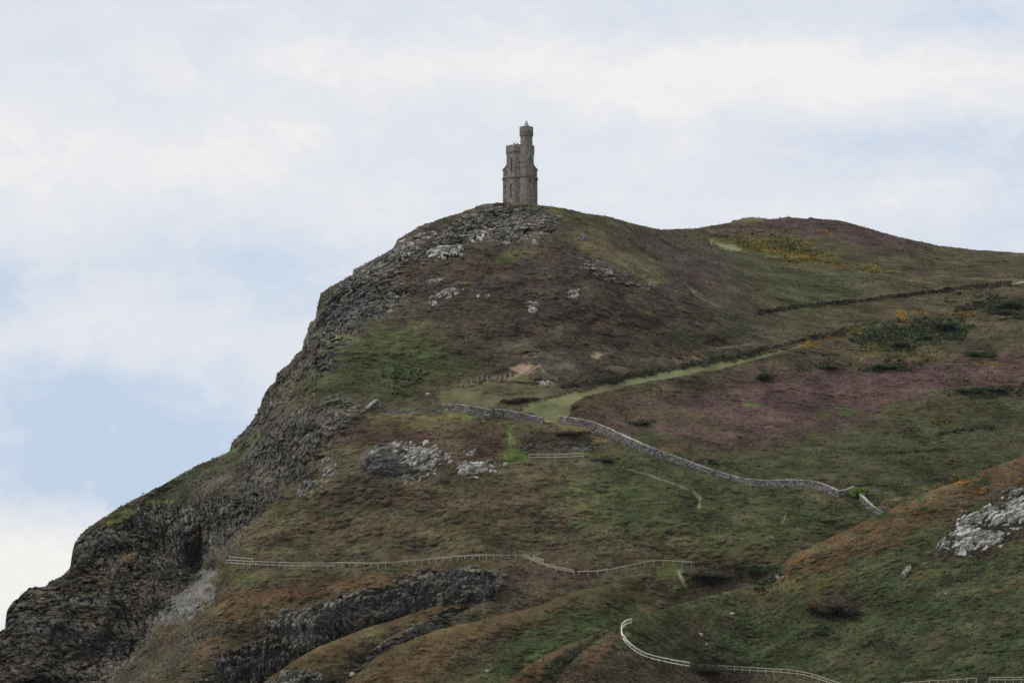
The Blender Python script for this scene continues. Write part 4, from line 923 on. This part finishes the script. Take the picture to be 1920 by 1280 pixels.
fence('F', [(1184,1171),(1173,1171),(1162,1178),(1162,1187),(1164,1197),(1170,1208),(1182,1218),(1194,1227),(1203,1234),(1217,1238),(1235,1242),(1249,1245),(1269,1249),(1293,1253)], 'bright white fence hooking round the spur and down to the dark bush', 1.3, rails=(1.1, .5), rail=.2, rsec=.11, mat=M_WOODB)
fence('F', [(1348,1258),(1410,1262),(1480,1266),(1507,1270),(1523,1273),(1555,1286),(1578,1292)], 'thin white fence right of the dark bush at the bottom', 1.6, rails=(1.1, .6), rail=.13)
fence('F', [(1690,1291),(1766,1286),(1830,1282)], 'pale low fence hidden by scrub at the bottom right', 1.8, rails=(1.1,), rail=.1)
fence('F', [(1855,1281),(1890,1281),(1925,1280),(1990,1279)], 'white two-rail fence in the bottom right corner', 1.6, rails=(1.1, .7), rail=.13)
# old broken fence posts by the bare soil
pf = [(325,632,52,.0),(390,640,55,.0),(420,620,34,.05),(467,602,70,0),(555,572,78,0),(618,545,72,.04),(690,553,78,0),(737,545,45,.05),(773,552,70,0),(792,550,66,0),(814,548,70,0),(850,548,50,.1),(868,548,74,0),(925,540,78,0),(942,535,82,0),(975,540,95,.55),(1005,500,82,0)]
g0 = ground('A', 864, 727); root = empty('post_fence', tuple(g0), 'line of grey leaning fence posts without rails beside the bare brown soil', 'fence')
for (x, y, hh_, tl) in pf:
    g = ground('A', 820 + x/7.385, 640 + y/7.385) - g0; H = hh_/7.385/8.4
    MB().box(g + Vector((math.sin(tl)*H/2, 0, H/2 - .2)), (.15, .15, H + .4), 0, tl).obj('post', M_WOODG, root)
for (x, y, h_, w, lab) in ((1478.3, 409, 1.2, .16, 'dark marker post on the far heather summit, the right one of two'), (1423.2, 410, .95, .2, 'short marker post on the grassy knoll of the far summit'), (1786.5, 467, .7, .14, 'small post on the descending skyline at the right')):
    g = ground('A', x, y + 1.5); o = empty('marker_post', tuple(g), lab, 'post')
    MB().prism([(w*.6, -.5), (w*.55, h_*.5), (w*.45, h_*.96), (w*.2, h_)], 8).obj('shaft', M_TWIG, o)
    MB().prism([(.45, -.4), (.34, .05), (.16, .25)], 7).obj('stone_base', M_ROCKD, o)

# ------------------------------------------------------------------ rock outcrops and boulders
def outcrop(L, region, n, size, ang, label, mat, name='rock_outcrop', cat='rock outcrop', group='rock outcrops in the heather', seed=1, lift=.1, flat=.55, elong=2.0):
    """a bedded rock surface that breaks through the plants: tilted joint blocks with open cracks, one sheet with its own relief"""
    rr = np.random.default_rng(seed); g = np.array(region, float); c0g = g.mean(0)
    lo, hi = g.min(0) - 3, g.max(0) + 3; st_ = .8 if np.prod(hi - lo) > 900 else .5
    uu, vv = np.meshgrid(np.arange(lo[0], hi[0] + st_, st_), np.arange(lo[1], hi[1] + st_, st_))
    I = INFO[L]; ju = np.interp(uu[0], I['us'], np.arange(len(I['us'])))
    Y = np.empty(uu.shape)
    for c in range(uu.shape[1]):
        k = int(min(ju[c], len(I['us']) - 2)); f = ju[c] - k; cols_ = []
        for kk in (k, k + 1):
            cols_.append(np.interp(vv[:, c], I['V'][:, kk], I['Y'][:, kk]))
        Y[:, c] = cols_[0] * (1 - f) + cols_[1] * f
    Pm = point(uu, vv, Y); m_px = .115
    x = uu * m_px; y = vv * m_px * 1.25
    # joint blocks: nearest seed in coordinates turned to the dip and stretched along it
    sx, sy = size * elong * 1.5, size * .8
    ca, sa = math.cos(-ang), math.sin(-ang)
    wob = fbm(Pm.astype(np.float32), (1.6, 1.6, 1.2), seed * .37, 3)
    a_ = (x * ca + y * sa) / sx + .22 * wob; b_ = (-x * sa + y * ca) / sy + .25 * np.roll(wob, 5, 1)
    ga, gb = np.meshgrid(np.arange(np.floor(a_.min()) - 1, a_.max() + 2), np.arange(np.floor(b_.min()) - 1, b_.max() + 2))
    S = np.stack([(ga + rr.uniform(-.45, .45, ga.shape)).ravel(), (gb + rr.uniform(-.45, .45, gb.shape)).ravel()], 1)
    d = np.hypot(a_.ravel()[:, None] - S[:, 0][None], b_.ravel()[:, None] - S[:, 1][None])
    i1 = d.argmin(1); d1 = d[np.arange(len(d)), i1]; d[np.arange(len(d)), i1] = 9; d2 = d.min(1)
    hb = np.where(rr.random(len(S)) < .3, rr.uniform(-1.6, -.5, len(S)), rr.uniform(-.3, .7, len(S))); tx_, ty_ = rr.normal(0, .35, len(S)), rr.normal(.25, .35, len(S))
    H = hb[i1] + tx_[i1] * (a_.ravel() - S[i1, 0]) + ty_[i1] * (b_.ravel() - S[i1, 1])
    H = H - 1.0 * np.exp(-((d2 - d1) / .2) ** 2)
    H = H.reshape(uu.shape)
    db = np.full(uu.shape, 1e9)
    for q in range(len(g)): db = np.minimum(db, seg_dist(uu, vv, g[q], g[(q + 1) % len(g)]))
    db = np.where(inside(uu, vv, g), db, -db)
    sc_px = max(3.0, min(hi - lo) * .22)
    H = (H + .42 + lift) * min(size, 1.0) * 1.25 + .30 * wob + np.clip(db / sc_px, -1.5, .6) * 1.1 * min(1, size) + (.25 if cat == 'boulder' else -.15)
    big_ = fbm(Pm.astype(np.float32), (5, 5, 3), seed * .11, 2); H = H + .7 * big_ * size * (cat != 'boulder')
    H = np.clip(H, -1.2, 1.9)
    gap_ = vv - EDGE[L](uu); H = np.where(gap_ < 1.0, -1.2, np.where(gap_ < 5, np.minimum(H, .5), H))
    dirn = np.array([0, -.55, .6]); c0 = Pm.mean((0, 1)); Pm = Pm + H[..., None] * dirn
    h_, w_ = uu.shape; idx = np.arange(h_ * w_).reshape(h_, w_)
    F = np.stack([idx[:-1, :-1], idx[1:, :-1], idx[1:, 1:], idx[:-1, 1:]], -1).reshape(-1, 4)
    Hq = np.stack([H[:-1, :-1], H[1:, :-1], H[1:, 1:], H[:-1, 1:]], -1).reshape(-1, 4).max(1)
    F = F[Hq > -.75]
    us_, inv = np.unique(F, return_inverse=True); V = Pm.reshape(-1, 3)[us_] - c0; F = inv.reshape(F.shape)
    return link(name, mesh_from(name, V, F, mat, False), None, label, cat, group, loc=tuple(c0))
OC = [
 ('A', [(905,392),(960,388),(975,400),(940,412),(905,408)], 46, .55, .25, 'grey rubbly rock patch just below and left of the tower base', M_ROCK),
 ('A', [(975,396),(1015,402),(1045,418),(1020,414),(985,405)], 46, .5, -.45, 'pale rock streak slanting down right below the tower', M_ROCK),
 ('A', [(820,440),(850,418),(900,412),(905,436),(860,446),(825,448)], 60, .6, .35, 'broken pale rock band on the left of the upper slope', M_ROCK),
 ('A', [(870,436),(905,432),(915,448),(880,452)], 22, .7, -.3, 'cluster of pale blocks at the lower edge of the upper rock band', M_ROCKW),
 ('A', [(925,440),(960,425),(965,432),(945,452),(930,458),(922,450)], 34, .6, .6, 'pale rocks stepping down below the tower, right of the rock band', M_ROCK),
 ('A', [(940,415),(975,410),(985,420),(950,428)], 18, .5, .5, 'small scattered rocks midway up the upper slope', M_ROCK),
 ('A', [(965,440),(1010,440),(1020,456),(1005,458),(990,450),(970,448)], 26, .5, -.4, 'thin row of small pale rocks right of the stepped rocks', M_ROCK),
 ('A', [(802,472),(828,464),(864,466),(866,476),(830,484),(806,482)], 40, .8, .12, 'flat pale slab outcrop alone on the heather, upper left slope', M_ROCKW),
 ('A', [(745,465),(775,460),(790,470),(770,478),(745,482)], 34, .8, .1, 'grey slabs near the left skyline below the shoulder', M_ROCK),
 ('A', [(662,515),(700,508),(715,514),(690,522),(668,524)], 26, .8, .12, 'pale slab ledge at the brink of the upper cliff', M_ROCK),
 ('A', [(620,535),(690,500),(740,470),(750,480),(700,520),(640,550)], 90, .7, .25, 'grey broken rock along the upper cliff edge', M_ROCKD),
 ('A', [(608,560),(680,540),(720,560),(700,600),(620,620),(600,600)], 120, .7, .3, 'dark grey jointed rock face of the upper cliff', M_ROCKD),
 ('A', [(806,568),(812,555),(840,545),(866,534),(868,538),(845,550),(826,560),(812,572)], 30, .6, .45, 'narrow pale rock rib slanting across the dark heather', M_ROCKW),
 ('A', [(895,552),(920,548),(920,560),(898,560)], 12, .55, .2, 'pair of small pale rocks in the centre of the upper slope', M_ROCKW),
 ('A', [(802,525),(830,523),(828,528),(804,530)], 10, .6, .05, 'thin pale slab above the slanting rock rib', M_ROCKW),
 ('A', [(730,534),(748,526),(758,534),(742,540)], 9, .45, .2, 'few white rocks on dark heather near the upper cliff', M_ROCKW),
 ('A', [(715,575),(750,565),(758,575),(735,585),(700,595),(690,600)], 44, .55, .4, 'speckled grey rocks at the right end of the cliff face', M_ROCK),
 ('A', [(985,565),(1005,565),(1014,578),(1000,584),(988,576)], 18, .6, -.4, 'small pale outcrop right of centre on the upper slope', M_ROCKW),
 ('A', [(1063,546),(1084,545),(1086,558),(1074,562)], 16, .55, .3, 'small rounded pale outcrop furthest right on the dark slope', M_ROCKW),
 ('A', [(1205,540),(1226,532),(1228,538),(1210,545)], 9, .5, .2, 'tiny pale outcrop above the flank footpath', M_ROCK),
 ('A', [(1085,445),(1100,440),(1104,450),(1090,456)], 8, .5, .2, 'few pale stones in the dry grass right of the tower hill top', M_ROCK),
 ('A', [(1110,490),(1140,500),(1170,520),(1165,526),(1130,512),(1108,500)], 16, .4, -.3, 'sprinkling of grey stones on the right flank', M_ROCK),
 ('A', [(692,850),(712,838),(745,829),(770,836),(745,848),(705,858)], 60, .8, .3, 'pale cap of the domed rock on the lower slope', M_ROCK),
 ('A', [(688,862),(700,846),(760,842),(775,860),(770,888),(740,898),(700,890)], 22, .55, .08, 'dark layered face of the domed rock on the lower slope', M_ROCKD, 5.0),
 ('A', [(752,834),(800,834),(826,846),(824,868),(804,884),(782,892),(766,880),(760,858)], 70, .65, .5, 'broken white rocks right of the domed rock', M_ROCKW),
 ('A', [(682,868),(692,852),(700,880),(692,890),(684,884)], 22, .8, 1.2, 'upright grey rock at the left of the domed rock', M_ROCKD),
 ('A', [(834,852),(846,850),(848,866),(838,866)], 10, .6, .8, 'single small pale rock between the two big outcrops', M_ROCKW),
 ('A', [(855,884),(870,868),(905,868),(925,880),(936,884),(915,888),(880,894),(862,890)], 60, .7, .25, 'tilted pale slab outcrop beside the green path', M_ROCKW),
 ('A', [(864,845),(890,844),(888,850),(868,856)], 8, .5, .1, 'two thin pale rocks above the tilted slab outcrop', M_ROCKW),
 ('A', [(733,897),(742,900),(756,912),(750,914),(738,910)], 8, 1.0, -.7, 'leaning pale slab boulder below the domed rock', M_ROCKW),
 ('A', [(756,898),(776,896),(776,904),(758,908)], 12, .6, .1, 'white boulder cluster between the leaning slab and the twin stones', M_ROCKW),
 ('A', [(786,895),(800,897),(797,906),(788,905)], 6, .6, .8, 'twin white stones right of the white boulder cluster', M_ROCKW),
 ('A', [(560,930),(575,905),(600,880),(625,862),(628,868),(610,895),(590,915),(570,940)], 80, .7, .8, 'grey rock rib dropping steeply on the left slope', M_ROCK),
 ('F', [(1758,1025),(1775,1010),(1790,1012),(1770,1028)], 16, .8, .5, 'lowest left blocks of the big white outcrop on the right hill', M_ROCKW),
 ('F', [(1790,998),(1830,985),(1835,1005),(1822,1040),(1800,1042),(1795,1025),(1775,1020)], 70, 1.0, .3, 'large white slab outcrop on the right hill', M_ROCKW),
 ('F', [(1795,985),(1830,965),(1855,955),(1860,975),(1830,985),(1800,995)], 60, .8, .5, 'white rocks above the large slab on the right hill', M_ROCKW),
 ('F', [(1830,1005),(1870,998),(1890,1005),(1880,1022),(1850,1030),(1828,1026)], 60, .9, .4, 'jointed pale slab right of the large slab', M_ROCKW),
 ('F', [(1855,965),(1905,950),(1920,945),(1960,940),(1950,975),(1915,985),(1895,990),(1860,985)], 110, 1.0, .35, 'broad pale slab at the right border', M_ROCKW),
 ('F', [(1880,930),(1920,918),(1960,915),(1960,938),(1925,934),(1890,938)], 50, .8, .3, 'topmost white rocks at the right border', M_ROCKW),
 ('F', [(1690,1076),(1700,1066),(1706,1062),(1706,1072),(1696,1082)], 10, .7, .7, 'small white rock alone on the green slope left of the big outcrop', M_ROCKW),
 ('F', [(1448,1082),(1470,1074),(1474,1080),(1455,1086)], 10, .6, .3, 'low grey rocks at the foot of the rust brown ridge', M_ROCK),
 ('B', [(770,1176),(800,1170),(815,1172),(800,1182),(760,1186)], 22, .7, .1, 'pale ledge rocks in the second gully', M_ROCK),
 ('B', [(875,1150),(900,1136),(930,1140),(945,1150),(900,1162),(880,1162)], 50, .8, .5, 'grey crag in the second gully', M_ROCKD),
 ('B', [(1020,1112),(1050,1106),(1075,1108),(1050,1114)], 18, .7, .1, 'dark ledge at the head of the second gully', M_ROCKD),
 ('B', [(500,1284),(530,1264),(570,1258),(560,1270),(530,1290)], 36, .8, .3, 'pale ribbed rock at the bottom edge left of centre', M_ROCK),
 ('A', [(530,1170),(550,1150),(570,1155),(585,1190),(560,1210),(540,1195)], 70, .8, 1.0, 'pale crag at the mouth of the first gully', M_ROCK),
 ('A', [(600,1145),(700,1115),(720,1140),(640,1180),(600,1180)], 110, .9, .2, 'blocky dark wall of the first gully', M_ROCKD),
 ('A', [(720,1110),(850,1075),(930,1072),(900,1100),(800,1130),(740,1150)], 120, .8, .2, 'grey upper wall of the first gully', M_ROCKD),
 ('A', [(400,1260),(480,1215),(520,1220),(440,1280)], 60, 1.0, .3, 'dark tumbled rock at the foot of the first gully', M_ROCKD),
 ('A', [(975,838),(1000,830),(1005,845),(985,850)], 16, .6, .3, 'dark grey rock at the left of the heather hollow', M_ROCKD),
 ('A', [(1050,835),(1110,838),(1110,846),(1060,846)], 20, .6, 0, 'dark grey rock under the overhanging heather', M_ROCKD),
 ('A', [(1010,714),(1030,714),(1036,720),(1015,722)], 14, .5, 0, 'pale stones at the right end of the grassy mound', M_ROCKW),
 ('A', [(270,955),(310,955),(300,975),(275,972)], 30, .55, -.5, 'white streaked rocks near the top of the sea cliff', M_ROCK),
 ('A', [(160,1000),(230,995),(220,1015),(170,1010)], 26, .5, -.15, 'pale ledges at the cliff brow on the left', M_ROCK),
 ('A', [(100,1110),(200,1130),(210,1150),(110,1130)], 26, .6, -.45, 'pale streaks of tilted strata in the dark sea cliff', M_ROCK),
 ('A', [(30,1150),(120,1170),(240,1210),(230,1235),(100,1200),(40,1180)], 120, .65, -.45, 'speckled tilted strata at the foot of the dark sea cliff', M_ROCKD),
 ('A', [(320,990),(360,1010),(370,1060),(350,1080),(330,1040)], 60, .8, 1.3, 'pale fluted rock rib of the sea cliff', M_ROCKD),
]
for i, (L, reg, n, sz, an, lab, mt, *ex) in enumerate(OC): outcrop(L, reg, n, sz, an, lab, mt, seed=100 + i, lift=-.32 if ('below' in lab or 'upper slope' in lab) and 'tower' in lab or 'upper rock band' in lab or 'left of the upper slope' in lab or 'cliff' in lab else .4 if 'right hill' in lab or 'right border' in lab or 'slab outcrop' in lab else .05, elong=ex[0] if ex else 2.0)
def boulder(L, u, v, s, label, mat, seed):
    rr = np.random.default_rng(seed); g = ground(L, u, v); m_ = 9; V = []; F = []
    for zz, sc in ((-.5, .8), (0, 1.0), (.3, .95), (.55, .6), (.66, .2)):
        for i in range(m_):
            a = 2 * math.pi * i / m_; r = s * .75 * sc * rr.uniform(.8, 1.15)
            V.append((r * math.cos(a) * 1.3, r * math.sin(a), s * (zz + .35) + rr.normal(0, .04)))
    for lv in range(4):
        for i in range(m_): F.append((lv*m_+i, lv*m_+(i+1) % m_, (lv+1)*m_+(i+1) % m_, (lv+1)*m_+i))
    F.append(tuple(4*m_+i for i in range(m_)))
    me = bpy.data.meshes.new('boulder'); me.from_pydata(V, [], F); me.materials.append(mat); me.update()
    return link('boulder', me, None, label, 'boulder', 'loose pale boulders', loc=g)
for i, (L, u, v, s, lab, mt) in enumerate([
 ('A', 948, 873, .9, 'white boulder beside the green path', M_ROCKW), ('F', 1313.5, 1191.5, .75, 'white stone in the red brown heather above the white fence', M_ROCKW),
 ('F', 1372, 1152, .7, 'pale rounded stone on the green slope', M_ROCKW), ('F', 1325, 1208, .4, 'tiny pale stone below the white stone in the heather', M_ROCKW),
 ('A', 802, 741, .75, 'white stone on the slope above the tumbled wall', M_ROCKW), ('A', 691, 765, .1, 'x', None),
 ('C', 914, 1259, .6, 'small white stone on the rust slope at the bottom', M_ROCKW), ('B', 660, 1266, .9, 'white stone in the lower gully', M_ROCKW),
 ('A', 1002, 944.5, .3, 'tiny white stone in the middle of the brown slope', M_ROCKW), ('F', 1773, 1113, .4, 'tiny white stone on the far right green slope', M_ROCKW)]):
    if mt is None: continue
    s = s * .72
    boulder(L, u, v, s, lab, mt, 300 + i)
# slanting wall stub left of the tumbled wall
ga, gb = ground('A', 685, 769), ground('A', 706, 763); rt = empty('stone_slab', tuple(ga), 'leaning pale stone slab at the left end of the tumbled wall', 'stone')
MB().beam((0, 0, .2), gb - ga + Vector((0, 0, 1.6)), .9, .35).obj('slab', M_ROCK, rt)
MB().box((gb - ga) + Vector((.2, .3, .5)), (2.2, .8, 1.8), .1).obj('rubble_core', M_WALL, rt)

# ------------------------------------------------------------------ separate bushes
def bush(L, u, v, w, h, rgb, label, seed, name='gorse_bush', cat='bush', dens=1.0):
    rr = np.random.default_rng(seed); g = ground(L, u, v); root = empty(name, tuple(g), label, cat, 'bushes standing out of the ground cover')
    st_ = MB()
    for i in range(6):
        a = rr.uniform(0, 6.28); e_ = Vector((math.cos(a)*w*.3, math.sin(a)*w*.3, h*.7)); m_ = e_*.5 + Vector((rr.normal(0, .1), rr.normal(0, .1), .1))
        st_.beam((0, 0, -.4), m_, .12, .12); st_.beam(m_, e_, .07, .07)
    st_.obj('trunk', M_TWIG, root)
    k = int(700 * w * h * dens); nb = 15
    bc = np.stack([rr.uniform(-.45, .45, nb)*w, rr.uniform(-.3, .3, nb)*w, rr.uniform(.25, .75, nb)*h], 1); br = rr.uniform(.10, .26, nb)
    i = rr.integers(0, nb, k); d = rr.normal(size=(k, 3)); d /= np.linalg.norm(d, axis=1)[:, None]; d *= rr.uniform(.55, 1.1, (k, 1))
    c = bc[i] + d * br[i][:, None] * np.array([w, w, h*1.0]); c[:, 2] = np.maximum(c[:, 2], -.1)
    s = rr.uniform(.07, .17, k)[:, None]; t1 = rr.normal(size=(k, 3)); t1 /= np.linalg.norm(t1, axis=1)[:, None]; t2 = np.cross(t1, rr.normal(size=(k, 3))); t2 /= np.linalg.norm(t2, axis=1)[:, None]
    V = np.stack([c - t1*s, c + t2*s*.6, c + t1*s, c - t2*s*.6], 1).reshape(-1, 3); F = np.arange(len(V)).reshape(-1, 4)
    C = np.repeat(np.clip(srgb(rgb)*K_ALB*np.exp(rr.normal(0, .4, (k, 1)))*(1 + rr.normal(0, .08, (k, 3))), 0, .6), 4, 0)
    link('crown', mesh_from('crown', V, F, M_LEAF, False, dict(cover=('FLOAT_COLOR', C))), root)
BU = [('A',1433,713,4.2,2.0,(50,52,46),'single dark bush on the olive field'),
 ('A',1775,622,6.5,2.8,(44,58,42),'big dark green bush in the gorse thicket'), ('A',1840,672,6.0,2.4,(50,64,44),'dark green bush above the heather field at the right'),
 ('A',1740,640,5.0,2.0,(46,62,46),'middle bush of the gorse thicket'), ('A',1690,652,4.6,1.8,(48,60,46),'low left bush of the gorse thicket'),
 ('A',1890,580,6.5,2.6,(52,72,42),'bright green bush at the right border above the thicket'), ('A',1870,590,5.0,1.8,(42,56,42),'dark bush below the bright green bush at the right border'),
 ('A',1660,692,6.0,1.5,(50,72,44),'flat green bush at the top of the purple heather'), ('A',1550,692,5.0,1.3,(46,60,46),'low grey green bush left of the flat green bush'),
 ('A',1818,738,5.5,1.8,(44,60,44),'dark bush at the right end of the purple heather'), ('A',1870,736,5.5,1.6,(46,60,46),'second dark bush near the right border of the heather'),
 ('A',1200,796,4.5,1.0,(48,66,44),'small green bush in the field above the long wall'), ('A',955,757,4.0,1.3,(54,54,42),'dark bush beside the grass track, left clump'),
 ('A',985,755,5.0,1.5,(52,54,42),'dark bush beside the grass track, right clump'), ('A',1425,1080,6.0,3.2,(48,62,42),'dark green bush at the foot of the rust ridge'),
 ('A',1078,816,8.0,1.1,(50,47,43),'dark heather clump overhanging the hollow'), ('A',1610,934,3.6,3.0,(104,124,56),'light green tuft growing over the wall corner'),
 ('F',1318,1262,7.5,2.2,(58,54,50),'dark grey bush hiding the white fence at the bottom'), ('F',1572,1156,8.0,3.2,(56,50,42),'dark brown bush on the green right slope'),
 ('F',1543,1152,6.0,3.0,(80,60,46),'rust brown bush left of the dark brown bush'), ('F',1540,1190,2.6,1.2,(44,52,38),'small dark bush below the brown bushes'),
 ('A',1350,1088,12.0,2.6,(58,56,50),'wide dark scrub mound near the small green gully'), ('A',1130,866,4.5,1.0,(52,54,44),'low dark bush right of the two-rail fence')]
for i, (L, u, v, w, h, c, lab) in enumerate(BU): bush(L, u, v, w, h * .85, tuple(x * .72 + y * .34 for x, y in zip(c, (56, 56, 42))), lab, 500 + i)

# ------------------------------------------------------------------ sea air between the viewer and the headland
hm = bpy.data.materials.new('sea_haze'); hm.use_nodes = True; t = hm.node_tree; t.nodes.clear()
o = t.nodes.new('ShaderNodeOutputMaterial'); pv = t.nodes.new('ShaderNodeVolumePrincipled')
pv.inputs['Color'].default_value = (.86, .91, 1, 1); pv.inputs['Density'].default_value = 0.000016; pv.inputs['Anisotropy'].default_value = .3
t.links.new(pv.outputs[0], o.inputs['Volume'])
hb_ = MB().box((0, 700, 148), (3000, 1700, 304)); hb_.obj('haze', hm, kind='stuff', label='thin sea haze over the headland')
